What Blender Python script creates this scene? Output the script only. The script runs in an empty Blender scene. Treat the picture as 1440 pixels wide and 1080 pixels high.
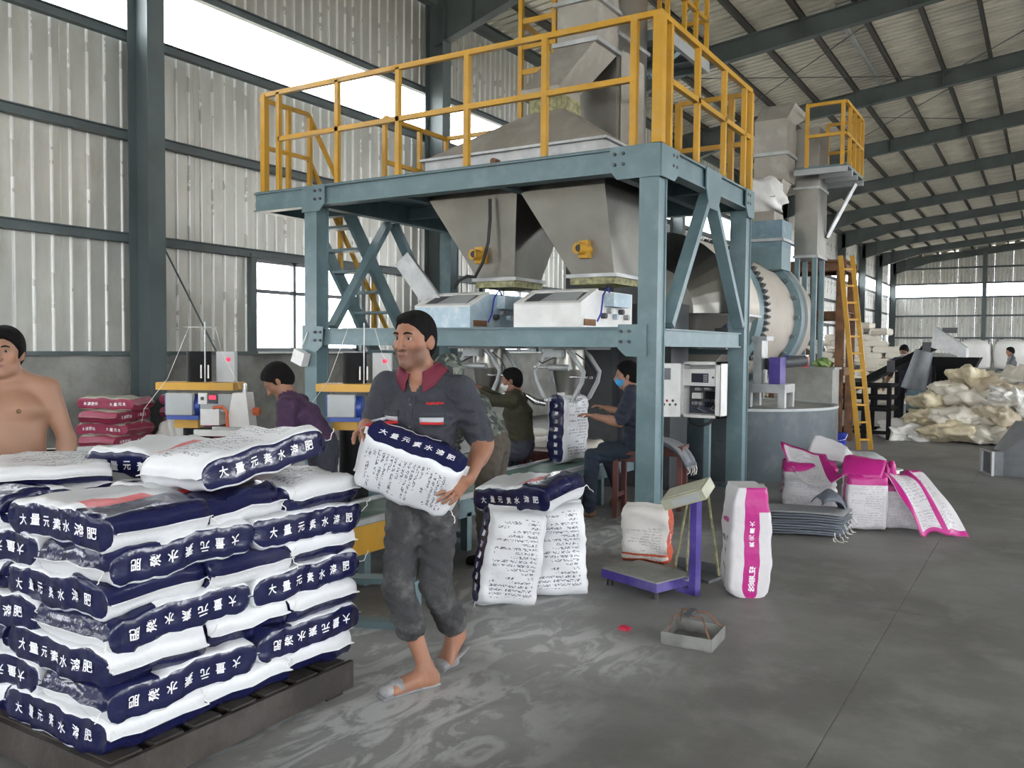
import bpy, math, random
import numpy as np
from mathutils import Vector, Matrix

scene = bpy.context.scene
COL = scene.collection
rnd = random.Random(7)

# ---------------------------------------------------------------- camera, sky, exposure
def make_camera():
    yaw, pit, rol = .55559, .042212, -.0087347
    cy, sy = math.cos(yaw), math.sin(yaw)
    fwd = Vector((-sy*math.cos(pit), cy*math.cos(pit), -math.sin(pit)))
    right = Vector((cy, sy, 0)); down = fwd.cross(right)
    r2 = right*math.cos(rol) + down*math.sin(rol)
    d2 = -right*math.sin(rol) + down*math.cos(rol)
    M = Matrix((r2, -d2, -fwd)).transposed().to_4x4()
    M.translation = (0, 0, 1.55)
    cam = bpy.data.cameras.new('camera'); cam.sensor_width = 36
    cam.lens = 1215.26/1440*36; cam.clip_end = 300; cam.clip_start = .05
    o = bpy.data.objects.new('camera', cam); COL.objects.link(o); o.matrix_world = M
    scene.camera = o
make_camera()

world = bpy.data.worlds.new('overcast_sky'); scene.world = world; world.use_nodes = True
_bg = world.node_tree.nodes['Background']
_bg.inputs[0].default_value = (.94, .97, 1.0, 1); _bg.inputs[1].default_value = 18.5
vs = scene.view_settings
vs.view_transform = 'Standard'; vs.look = 'None'; vs.gamma = 1; vs.use_curve_mapping = False
vs.exposure = 0.0
scene.cycles.max_bounces = 10; scene.cycles.diffuse_bounces = 6; scene.cycles.glossy_bounces = 4
scene.cycles.transparent_max_bounces = 16
scene.cycles.use_denoising = True
scene.cycles.sample_clamp_indirect = 8.0

# ---------------------------------------------------------------- materials
MATS = {}
class NT:
    def __init__(s, mat): s.t = mat.node_tree; s.n = s.t.nodes; s.l = s.t.links
    def node(s, typ, **kw):
        x = s.n.new(typ)
        for k, v in kw.items(): setattr(x, k, v)
        return x
    def put(s, a, sock):
        if hasattr(a, 'links') or isinstance(a, bpy.types.NodeSocket): s.l.new(a, sock)
        else: sock.default_value = a
    def m(s, op, a, b=None, c=None):
        x = s.node('ShaderNodeMath', operation=op); s.put(a, x.inputs[0])
        if b is not None: s.put(b, x.inputs[1])
        if c is not None: s.put(c, x.inputs[2])
        return x.outputs[0]
    def mix(s, f, a, b):
        x = s.node('ShaderNodeMix', data_type='RGBA'); s.put(f, x.inputs[0]); s.put(a, x.inputs[6]); s.put(b, x.inputs[7])
        return x.outputs[2]
    def noise(s, vec, scale, detail=3, rough=.55, w=None):
        x = s.node('ShaderNodeTexNoise'); s.put(scale, x.inputs['Scale']); x.inputs['Detail'].default_value = detail
        x.inputs['Roughness'].default_value = rough
        if vec is not None: s.l.new(vec, x.inputs['Vector'])
        return x.outputs['Fac']
    def ramp(s, f, stops):
        x = s.node('ShaderNodeValToRGB'); s.put(f, x.inputs[0]); e = x.color_ramp.elements
        while len(e) < len(stops): e.new(.5)
        for k, (p, c) in enumerate(stops):
            e[k].position = p; e[k].color = c if len(c) == 4 else (*c, 1)
        return x.outputs[0]
    def sstep(s, x, a, b):
        r = s.node('ShaderNodeMapRange', interpolation_type='SMOOTHSTEP'); s.put(x, r.inputs[0])
        r.inputs[1].default_value = a; r.inputs[2].default_value = b
        return r.outputs[0]

def c4(c): return (*c[:3], 1)
def new_mat(name):
    m = bpy.data.materials.new(name); m.use_nodes = True
    MATS[name] = m
    return m, NT(m), m.node_tree.nodes['Principled BSDF']

def pm(name, col, rough=.55, metal=0., var=.18, scale=4., bump=0., bscale=40., dirt=None, dirt_amt=.35, dirt_scale=3., stretch=None, spec=None, coat=0, subs=0):
    """plain procedural: base colour with tonal noise, optional blotches of dirt/dust and fine relief"""
    m, t, b = new_mat(name)
    tc = t.node('ShaderNodeTexCoord').outputs['Object']
    if stretch:
        mp = t.node('ShaderNodeMapping'); mp.inputs['Scale'].default_value = stretch; t.l.new(tc, mp.inputs[0]); tc = mp.outputs[0]
    n = t.noise(tc, scale, 4)
    lo = tuple(x*(1-var) for x in col); hi = tuple(min(1, x*(1+var)) for x in col)
    c = t.mix(t.sstep(n, .3, .7), c4(lo), c4(hi))
    if dirt:
        d = t.noise(tc, dirt_scale, 6, .65)
        c = t.mix(t.m('MULTIPLY', t.sstep(d, .48, .68), dirt_amt), c, c4(dirt))
    t.put(c, b.inputs['Base Color'])
    b.inputs['Metallic'].default_value = metal
    r = t.m('ADD', t.m('MULTIPLY', t.m('SUBTRACT', n, .5), .3), rough); t.put(r, b.inputs['Roughness'])
    if spec is not None: b.inputs['Specular IOR Level'].default_value = spec
    if coat: b.inputs['Coat Weight'].default_value = coat; b.inputs['Coat Roughness'].default_value = .15
    if bump:
        bp = t.node('ShaderNodeBump'); bp.inputs['Strength'].default_value = bump; bp.inputs['Distance'].default_value = .02
        t.put(t.noise(tc, bscale, 4), bp.inputs['Height']); t.l.new(bp.outputs[0], b.inputs['Normal'])
    return m

def attr_mat(name, attr='Col', rough=.6, bump=0, bscale=60, spec=.4, subs=0):
    m, t, b = new_mat(name)
    a = t.node('ShaderNodeAttribute', attribute_name=attr)
    t.l.new(a.outputs['Color'], b.inputs['Base Color']); b.inputs['Roughness'].default_value = rough
    b.inputs['Specular IOR Level'].default_value = spec
    if subs: b.inputs['Subsurface Weight'].default_value = subs; b.inputs['Subsurface Radius'].default_value = (.012, .005, .003)
    if bump:
        tc = t.node('ShaderNodeTexCoord').outputs['Object']
        bp = t.node('ShaderNodeBump'); bp.inputs['Strength'].default_value = bump; bp.inputs['Distance'].default_value = .01
        t.put(t.noise(tc, bscale, 4), bp.inputs['Height']); t.l.new(bp.outputs[0], b.inputs['Normal'])
    return m

def lines_mat(name, base, ink, rows, u0, u1, v0, v1, dens=.5, cf=45., rough=.45, swap=False, var=.08, amt=.85):
    """printed lines of small illegible lettering on UV space (flat print)"""
    m, t, b = new_mat(name)
    uv = t.node('ShaderNodeTexCoord').outputs['UV']; sp = t.node('ShaderNodeSeparateXYZ'); t.l.new(uv, sp.inputs[0])
    U, V = sp.outputs[0], sp.outputs[1]
    if swap: U, V = V, U
    rv = t.m('MULTIPLY', V, rows); fr = t.m('FRACT', rv); row = t.m('FLOOR', rv)
    cmb = t.node('ShaderNodeCombineXYZ'); t.put(t.m('MULTIPLY', U, cf), cmb.inputs[0]); t.put(t.m('MULTIPLY', row, 7.3), cmb.inputs[1])
    t.put(t.m('MULTIPLY', t.m('FLOOR', t.m('MULTIPLY', fr, 5)), 1.7), cmb.inputs[2])
    ch = t.m('GREATER_THAN', t.noise(cmb.outputs[0], 1.0, 1), dens)
    cmb2 = t.node('ShaderNodeCombineXYZ'); t.put(t.m('MULTIPLY', U, 2.2), cmb2.inputs[0]); t.put(t.m('MULTIPLY', row, 3.1), cmb2.inputs[1])
    ragged = t.m('GREATER_THAN', t.noise(cmb2.outputs[0], 1.0, 0), .42)
    k = t.m('MULTIPLY', t.m('LESS_THAN', fr, .58), ch); k = t.m('MULTIPLY', k, ragged)
    for s_, lo, hi in ((U, u0, u1), (V, v0, v1)):
        k = t.m('MULTIPLY', k, t.m('GREATER_THAN', s_, lo)); k = t.m('MULTIPLY', k, t.m('LESS_THAN', s_, hi))
    tc = t.node('ShaderNodeTexCoord').outputs['Object']; n = t.noise(tc, 6, 3)
    bc = t.mix(n, c4([x*(1-var) for x in base]), c4([min(1, x*(1+var)) for x in base]))
    t.put(t.mix(t.m('MULTIPLY', k, amt), bc, c4(ink)), b.inputs['Base Color'])
    b.inputs['Roughness'].default_value = rough
    bp = t.node('ShaderNodeBump'); bp.inputs['Strength'].default_value = .3; bp.inputs['Distance'].default_value = .015
    t.put(t.noise(tc, 14, 3), bp.inputs['Height']); t.l.new(bp.outputs[0], b.inputs['Normal'])
    return m

teal = pm('teal_paint', (.130, .200, .220), .42, 0, .12, 2.5, dirt=(.26, .31, .32), dirt_amt=.22, dirt_scale=5)
teal_dk = pm('teal_grey_paint', (.115, .160, .175), .5, 0, .12, 2.0)
frame_steel = pm('hall_frame_paint', (.095, .120, .122), .5, 0, .15, 1.5)
yellow = pm('yellow_paint', (.52, .275, .015), .42, 0, .10, 3.0, dirt=(.45, .33, .15), dirt_amt=.3, dirt_scale=9)
stainless = pm('stainless_sheet', (.30, .29, .265), .36, 1.0, .12, 1.6, dirt=(.24, .22, .19), dirt_amt=.5, dirt_scale=2.2)
dusty_steel = pm('dusty_beige_sheet', (.33, .305, .265), .55, .35, .10, 1.8, dirt=(.46, .44, .40), dirt_amt=.5, dirt_scale=3)
galv = pm('galvanised_sheet', (.40, .41, .41), .45, .6, .15, 5, dirt=(.6, .6, .58), dirt_amt=.5)
foil = pm('foil_faced_panel', (.53, .53, .485), .38, .35, .16, 1.3, bump=.25, bscale=7, dirt=(.37, .355, .30), dirt_amt=.6, dirt_scale=1.6, stretch=(1, 1, .35))
foil_rib = pm('foil_rib', (.85, .85, .83), .3, .35, .1, 2)
roof_foil = pm('roof_foil', (.80, .765, .67), .45, .2, .15, .8, dirt=(.58, .54, .44), dirt_amt=.5, dirt_scale=1.1)
concrete = pm('cement_render', (.27, .27, .25), .85, 0, .25, 2.2, bump=.3, bscale=30, dirt=(.19, .19, .18), dirt_amt=.6)
black_metal = pm('black_metal', (.010, .010, .011), .7, 0, .2, 5, spec=.15)
dark_grey = pm('dark_grey_paint', (.06, .065, .07), .55, 0, .2, 4)
grey_paint = pm('grey_paint', (.36, .38, .38), .45, 0, .08, 4)
white_paint = pm('white_paint', (.72, .72, .70), .4, 0, .06, 4, dirt=(.55, .54, .5), dirt_amt=.4, dirt_scale=6)
paleblue = pm('pale_blue_paint', (.40, .52, .60), .5, 0, .12, 5, dirt=(.68, .72, .72), dirt_amt=.7, dirt_scale=9)
steel_blue = pm('steel_blue_paint', (.13, .21, .26), .5, 0, .15, 4, dirt=(.3, .36, .38), dirt_amt=.4, dirt_scale=7)
win_frame_shaded = pm('window_frame_shaded', (.22, .24, .26), .5, 0, .08, 4)  # white frames coloured grey: their backlit shade is put into the paint
hood_cream_lit = pm('hood_cream_lit', (.58, .53, .46), .6, 0, .08, 2, dirt=(.45, .40, .34), dirt_amt=.4, dirt_scale=4)  # drum cream made lighter: light from above put into the colour
purlin_dk = pm('dark_purlin', (.055, .055, .05), .6, 0, .2, 2)
old_galv = pm('old_galvanised', (.19, .19, .18), .55, .4, .25, 9, dirt=(.3, .3, .28), dirt_amt=.5)
drum_cream = pm('drum_cream', (.42, .38, .33), .6, 0, .08, 2, dirt=(.30, .26, .22), dirt_amt=.4, dirt_scale=4)
tank_blue = pm('tank_blue_grey', (.048, .066, .078), .45, 0, .15, 2, dirt=(.14, .16, .17), dirt_amt=.4)
rust = pm('rusty_brown_steel', (.17, .085, .045), .75, 0, .35, 6, dirt=(.26, .13, .06), dirt_amt=.6)
redwood = pm('red_brown_wood', (.125, .042, .035), .5, 0, .3, 6, stretch=(1, 1, .3))
palletwood = pm('dark_pallet_wood', (.030, .024, .020), .8, 0, .4, 5, bump=.4, bscale=25, dirt=(.07, .065, .06), dirt_amt=.5)
belt_green = pm('green_belt', (.085, .15, .125), .6, 0, .15, 3, dirt=(.22, .27, .25), dirt_amt=.6, dirt_scale=4)
blue_motor = pm('blue_motor', (.02, .06, .30), .4, 0, .15, 6)
navy_motor = pm('navy_motor', (.03, .05, .11), .4, 0, .15, 6)
purple = pm('purple_paint', (.055, .035, .22), .4, 0, .15, 6, dirt=(.2, .18, .3), dirt_amt=.4)
beige_plastic = pm('beige_plastic', (.36, .36, .27), .5, 0, .1, 6)
blue_plastic = pm('blue_plastic', (.02, .035, .33), .35, 0, .1, 4)
red_plastic = pm('red_plastic', (.5, .02, .06), .5, 0, .1, 4)
orange_hose = pm('orange_hose', (.65, .14, .05), .5)
rubber = pm('black_rubber', (.015, .015, .016), .6)
thread = pm('white_thread', (.75, .74, .70), .8, 0, .05)
chrome = pm('bright_steel', (.65, .65, .65), .25, .9, .08, 5)
rope_yellowgreen = pm('old_gasket', (.28, .27, .15), .9, 0, .4, 20)

m, t, b = new_mat('red_lamp'); b.inputs['Base Color'].default_value = (.8, .02, .05, 1); b.inputs['Emission Color'].default_value = (1, .04, .10, 1); b.inputs['Emission Strength'].default_value = 1.2
red_lamp = m
m, t, b = new_mat('dark_screen'); b.inputs['Base Color'].default_value = (.012, .016, .035, 1); b.inputs['Roughness'].default_value = .2
screen = m
m, t, b = new_mat('frp_pane'); b.inputs['Base Color'].default_value = (.9, .92, .92, 1); b.inputs['Roughness'].default_value = .5
_tr = t.node('ShaderNodeBsdfTransparent'); _mx = t.node('ShaderNodeMixShader'); _mx.inputs[0].default_value = .18
t.l.new(_tr.outputs[0], _mx.inputs[1]); t.l.new(b.outputs[0], _mx.inputs[2]); t.l.new(_mx.outputs[0], t.n['Material Output'].inputs[0])
pane_mat = m
m, t, b = new_mat('window_glass'); b.inputs['Base Color'].default_value = (.9, .93, .95, 1); b.inputs['Roughness'].default_value = .1
_tr = t.node('ShaderNodeBsdfTransparent'); _mx = t.node('ShaderNodeMixShader'); _mx.inputs[0].default_value = .10
t.l.new(_tr.outputs[0], _mx.inputs[1]); t.l.new(b.outputs[0], _mx.inputs[2]); t.l.new(_mx.outputs[0], t.n['Material Output'].inputs[0])
glass_mat = m

# ---------------------------------------------------------------- mesh builder
def V(*a): return Vector(a)
class MB:
    def __init__(s): s.v = []; s.f = []; s.mi = []; s.sm = []; s.uv = None
    def add(s, vs_, fs, mi=0, smooth=False):
        o = len(s.v); s.v += [tuple(x) for x in vs_]
        for k, f in enumerate(fs):
            s.f.append(tuple(i+o for i in f)); s.mi.append(mi[k] if isinstance(mi, (list, tuple)) else mi); s.sm.append(smooth)
        return s
    BOXF = [(0, 3, 2, 1), (4, 5, 6, 7), (0, 1, 5, 4), (1, 2, 6, 5), (2, 3, 7, 6), (3, 0, 4, 7)]
    def box(s, c, d, rz=0, mi=0, R=None):
        hx, hy, hz = d[0]/2, d[1]/2, d[2]/2
        pts = [V(-hx, -hy, -hz), V(hx, -hy, -hz), V(hx, hy, -hz), V(-hx, hy, -hz), V(-hx, -hy, hz), V(hx, -hy, hz), V(hx, hy, hz), V(-hx, hy, hz)]
        if rz: R = Matrix.Rotation(rz, 3, 'Z')
        if R is not None: pts = [R @ p for p in pts]
        return s.add([p + Vector(c) for p in pts], s.BOXF, mi)
    def bb(s, x0, x1, y0, y1, z0, z1, mi=0):
        return s.box(((x0+x1)/2, (y0+y1)/2, (z0+z1)/2), (abs(x1-x0), abs(y1-y0), abs(z1-z0)), 0, mi)
    @staticmethod
    def frame(p0, p1, up=(0, 0, 1)):
        d = (Vector(p1)-Vector(p0)); L = d.length; d.normalize(); u = Vector(up)
        if abs(d.dot(u)) > .98: u = V(0, 1, 0)
        r = d.cross(u).normalized(); u = r.cross(d)
        return d, r, u, L
    def bar(s, p0, p1, w, h, up=(0, 0, 1), mi=0):
        d, r, u, L = s.frame(p0, p1, up); p0 = Vector(p0); p1 = Vector(p1); pts = []
        for p in (p0, p1):
            for a, b_ in ((-1, -1), (1, -1), (1, 1), (-1, 1)): pts.append(p + r*(a*w/2) + u*(b_*h/2))
        return s.add(pts, s.BOXF, mi)
    def ibeam(s, p0, p1, w, h, tf=.014, tw=.01, up=(0, 0, 1), mi=0):
        d, r, u, L = s.frame(p0, p1, up); p0 = Vector(p0); p1 = Vector(p1)
        for sg in (1, -1):
            o = u*(sg*(h-tf)/2); s.bar(p0+o, p1+o, w, tf, up, mi)
        return s.bar(p0, p1, tw, h-2*tf, up, mi)
    def cyl(s, p0, p1, r0, r1=None, n=16, cap=True, mi=0, smooth=True):
        r1 = r0 if r1 is None else r1; d, r, u, L = s.frame(p0, p1); pts = []
        for p, rr in ((Vector(p0), r0), (Vector(p1), r1)):
            for k in range(n):
                a = 2*math.pi*k/n; pts.append(p + r*(math.cos(a)*rr) + u*(math.sin(a)*rr))
        s.add(pts, [(k, k+n, (k+1) % n+n, (k+1) % n) for k in range(n)], mi, smooth)
        if cap: s.add(pts, [tuple(range(n)), tuple(range(2*n-1, n-1, -1))], mi)
        return s
    def tube(s, pts, r, n=8, mi=0, cap=True):
        pts = [Vector(p) for p in pts]; ring = []; prev = None
        for i, p in enumerate(pts):
            d = (pts[min(i+1, len(pts)-1)] - pts[max(i-1, 0)]).normalized()
            if prev is None:
                u = V(0, 0, 1) if abs(d.z) < .95 else V(0, 1, 0)
            else: u = prev
            rr = d.cross(u).normalized(); u = rr.cross(d); prev = u
            q = r[i] if isinstance(r, (list, tuple)) else r
            for k in range(n):
                a = 2*math.pi*k/n; ring.append(p + rr*(math.cos(a)*q) + u*(math.sin(a)*q))
        fs = []
        for i in range(len(pts)-1):
            for k in range(n): fs.append((i*n+k, i*n+(k+1) % n, (i+1)*n+(k+1) % n, (i+1)*n+k))
        s.add(ring, fs, mi, True)
        if cap: s.add(ring, [tuple(range(n-1, -1, -1)), tuple(range((len(pts)-1)*n, len(pts)*n))], mi)
        return s
    def prism(s, pts, off, mi=0):
        n = len(pts); a = [Vector(p) for p in pts]; b_ = [p+Vector(off) for p in a]
        return s.add(a+b_, [tuple(range(n-1, -1, -1)), tuple(range(n, 2*n))] + [(k, (k+1) % n, (k+1) % n+n, k+n) for k in range(n)], mi)
    def loft(s, quads, mi=0, cap=True, smooth=False):
        """list of rings (same count) joined"""
        n = len(quads[0]); pts = [p for q in quads for p in q]; fs = []
        for i in range(len(quads)-1):
            for k in range(n): fs.append((i*n+k, i*n+(k+1) % n, (i+1)*n+(k+1) % n, (i+1)*n+k))
        s.add(pts, fs, mi, smooth)
        if cap: s.add(pts, [tuple(range(n-1, -1, -1)), tuple(range((len(quads)-1)*n, len(quads)*n))], mi)
        return s
    def grid(s, P, nu, nv, mi=0, smooth=True, closev=False):
        pts = [P(i/nu, j/nv) for i in range(nu+1) for j in range(nv+(0 if closev else 1))]
        m_ = nv if closev else nv+1; fs = []
        for i in range(nu):
            for j in range(nv):
                j2 = (j+1) % m_; fs.append((i*m_+j, (i+1)*m_+j, (i+1)*m_+j2, i*m_+j2))
        return s.add(pts, fs, mi, smooth)
    def sphere(s, c, r, n=12, mi=0, sc=(1, 1, 1)):
        def P(u, v):
            a = math.pi*u; b_ = 2*math.pi*v
            return (c[0]+r*sc[0]*math.sin(a)*math.cos(b_), c[1]+r*sc[1]*math.sin(a)*math.sin(b_), c[2]+r*sc[2]*math.cos(a))
        return s.grid(P, max(4, n//2), n, mi, True, True)
    def mesh(s, name, mats, org=(0, 0, 0)):
        me = bpy.data.meshes.new(name); o = Vector(org)
        me.from_pydata([(x-o.x, y-o.y, z-o.z) for x, y, z in s.v], [], s.f)
        for mt in (mats if isinstance(mats, (list, tuple)) else [mats]): me.materials.append(mt)
        me.polygons.foreach_set('material_index', s.mi); me.polygons.foreach_set('use_smooth', s.sm)
        if s.uv is not None:
            lay = me.uv_layers.new(name='UVMap'); vi = np.zeros(len(me.loops), np.int32); me.loops.foreach_get('vertex_index', vi)
            lay.data.foreach_set('uv', np.asarray(s.uv, np.float32)[vi].ravel())
        me.update()
        return me
    def build(s, name, mats, parent=None, org=None):
        if org is None: org = root_loc(parent) if parent else (0, 0, 0)
        me = s.mesh(name, mats, org)
        o = bpy.data.objects.new(name, me); COL.objects.link(o)
        if parent: o.parent = parent
        else: o.location = org
        return o

def root_loc(o):
    while o.parent: o = o.parent
    return tuple(o.location)
def tag(o, label=None, cat=None, group=None, kind=None):
    if label: o['label'] = label
    if cat: o['category'] = cat
    if group: o['group'] = group
    if kind: o['kind'] = kind
    return o
def thing(name, label, cat, loc=(0, 0, 0), group=None, kind=None, rz=0):
    o = bpy.data.objects.new(name, None); COL.objects.link(o); o.location = loc; o.rotation_euler = (0, 0, rz)
    o.empty_display_size = .1
    return tag(o, label, cat, group, kind)
def inst(me, name, parent=None, loc=None, rot=None, scale=None):
    o = bpy.data.objects.new(name, me); COL.objects.link(o)
    if parent: o.parent = parent
    if loc is not None: o.location = loc
    if rot is not None: o.rotation_euler = rot
    if scale is not None: o.scale = scale
    return o

_txt = {}
def text_mesh(body, size=1.0):
    """flat lettering: vertices (x right, y up, starting at x=0, centred on y) and faces"""
    k = body
    if k not in _txt:
        cu = bpy.data.curves.new('lettering', 'FONT'); cu.body = body; cu.size = 1; cu.resolution_u = 2; cu.align_x = 'LEFT'; cu.fill_mode = 'FRONT'
        cu.offset = .018
        o = bpy.data.objects.new('lettering', cu); COL.objects.link(o); dg = bpy.context.evaluated_depsgraph_get()
        ev = o.evaluated_get(dg); me = ev.to_mesh()
        v = np.array([x.co[:2] for x in me.vertices]); f = [tuple(p.vertices) for p in me.polygons]
        ev.to_mesh_clear(); bpy.data.objects.remove(o); bpy.data.curves.remove(cu)
        v = v - [v[:, 0].min(), (v[:, 1].min()+v[:, 1].max())/2]
        _txt[k] = (v, f)
    v, f = _txt[k]
    return v*size, f
# ---------------------------------------------------------------- the hall
XL, XR, RIDGE, Y0, YF = -9.9, 15.9, 3.0, -17.2, 67.0
RDOORS = (1, 4, 6, 9)          # bays of the opposite wall that are open doors
FR = [0.8+6*k for k in range(-3, 12)]          # portal frames along the hall
def ztop(X): return 8.98+.115*(X if X <= RIDGE else 2*RIDGE-X)      # top of the rafters
def zroof(X): return ztop(X)+.16

# floor: slabs with recessed joints on a base
def floor_material():
    m, t, b = new_mat('worn_concrete_floor')
    P = t.node('ShaderNodeNewGeometry').outputs['Position']
    n1 = t.noise(P, .55, 5, .6); n2 = t.noise(P, 3.2, 6, .65); n3 = t.noise(P, 22, 4, .6)
    c = t.mix(t.sstep(n1, .3, .7), c4((.115, .112, .104)), c4((.215, .214, .207)))
    c = t.mix(t.m('MULTIPLY', t.sstep(n2, .42, .72), .6), c, c4((.27, .268, .26)))
    c = t.mix(t.m('MULTIPLY', t.sstep(n3, .55, .8), .25), c, c4((.125, .125, .12)))
    # spilled fertiliser powder, swept into swirls round the feet and below the bagging line
    sp = t.node('ShaderNodeSeparateXYZ'); t.l.new(P, sp.inputs[0]); X, Y = sp.outputs[0], sp.outputs[1]
    def blob(cx, cy, rx, ry):
        dx = t.m('DIVIDE', t.m('SUBTRACT', X, cx), rx); dy = t.m('DIVIDE', t.m('SUBTRACT', Y, cy), ry)
        return t.sstep(t.m('SQRT', t.m('ADD', t.m('MULTIPLY', dx, dx), t.m('MULTIPLY', dy, dy))), 1.0, .15)
    msk = blob(-2.3, 2.75, 1.0, 1.1)
    for a in ((-2.0, 2.0, .8, .9), (-3.3, 6.6, 1.3, 1.4), (-2.9, 4.6, .9, .7), (-2.2, 3.9, 1.0, .6), (-3.0, 3.4, .7, .7)):
        msk = t.m('MAXIMUM', msk, blob(*a))
    mp = t.node('ShaderNodeMapping'); mp.inputs['Rotation'].default_value = (0, 0, .9); mp.inputs['Scale'].default_value = (1, .45, 1); t.l.new(P, mp.inputs[0])
    wn = t.node('ShaderNodeTexNoise'); wn.inputs['Scale'].default_value = 5.5; wn.inputs['Detail'].default_value = 7; wn.inputs['Roughness'].default_value = .62
    wn.inputs['Distortion'].default_value = 1.6; t.l.new(mp.outputs[0], wn.inputs['Vector'])
    pw = t.m('MULTIPLY', t.sstep(wn.outputs['Fac'], .38, .60), msk)
    pw = t.m('MAXIMUM', pw, t.m('MULTIPLY', msk, .34))
    vo = t.node('ShaderNodeTexNoise'); vo.inputs['Scale'].default_value = 9.0; vo.inputs['Detail'].default_value = 9; vo.inputs['Roughness'].default_value = .75; t.l.new(P, vo.inputs['Vector'])
    pw = t.m('MAXIMUM', pw, t.m('MULTIPLY', t.sstep(vo.outputs['Fac'], .68, .76), .55))
    far = t.noise(P, 1.7, 8, .7)
    pw = t.m('MAXIMUM', pw, t.m('MULTIPLY', t.sstep(far, .60, .78), .35))
    c = t.mix(t.m('MULTIPLY', pw, .85), c, c4((.56, .57, .57)))
    t.put(c, b.inputs['Base Color'])
    t.put(t.m('ADD', t.m('MULTIPLY', n2, .3), .42), b.inputs['Roughness'])
    bp = t.node('ShaderNodeBump'); bp.inputs['Strength'].default_value = .25; bp.inputs['Distance'].default_value = .01
    t.put(t.m('ADD', n3, t.m('MULTIPLY', pw, .8)), bp.inputs['Height']); t.l.new(bp.outputs[0], b.inputs['Normal'])
    return m
floor_mat = floor_material()
gr = MB().bb(-160, 160, -130, 220, -.5, -.22).build('ground', pm('dry_ground', (.28, .25, .20), .95, 0, .2, .05)); tag(gr, 'dry open ground outside the hall', kind='structure')
fl = MB().bb(-10.1, 16.1, Y0-3, YF+.3, -.2, -.004).build('floor', concrete); tag(fl, 'grey concrete floor slab dusted with spilled white powder', kind='structure')
xs = [-9.88, -5.22, -.72, 3.78, 8.28, 15.9]; ys = [Y0-3, -12.45, -6.45, -.45, 5.55, 11.55, 17.55, 23.55, 29.55, 35.55, 41.55, 47.55, 53.55, 59.55, 67.0]
for i in range(len(xs)-1):
    for j in range(len(ys)-1):
        MB().bb(xs[i]+.003, xs[i+1]-.003, ys[j]+.003, ys[j+1]-.003, -.1, 0).build('floor_slab', floor_mat, fl)

def ribbed(L, H, pitch=.2, depth=.025, thick=.03, rib=.018):
    """sheet standing in x (0..L) and z (0..H), ribs proud towards -y; slot 0 sheet, slot 1 rib"""
    prof = [(0, 0)]; tags = []; n = max(1, round(L/pitch)); p = L/n
    for k in range(n):
        c = (k+.5)*p; prof += [(c-rib, 0), (c-rib*.45, -depth), (c+rib*.45, -depth), (c+rib, 0)]; tags += [0, 1, 1, 1]
    prof.append((L-.004, 0)); tags.append(0)
    mb = MB(); k = len(prof)
    pts = [(x, y, 0) for x, y in prof] + [(x, y, H) for x, y in prof] + [(0, thick, 0), (L-.004, thick, 0), (0, thick, H), (L-.004, thick, H)]
    fs = [(i, i+1, k+i+1, k+i) for i in range(k-1)]
    mb.add(pts, fs + [(2*k+1, 2*k, 2*k+2, 2*k+3), (2*k, 0, k, 2*k+2), (k-1, 2*k+1, 2*k+3, 2*k-1)], tags+[0, 0, 0])
    return mb
_pan = {}
def panel_obj(L, H, pitch, parent, loc, rz, mats, name='wall_panel', depth=.025):
    key = (round(L, 3), round(H, 3), pitch, name)
    if key not in _pan: _pan[key] = ribbed(L, H, pitch, depth).mesh(name, mats)
    o = inst(_pan[key], name, parent, Vector(loc)-Vector(root_loc(parent)), (0, 0, rz)); return o

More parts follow.
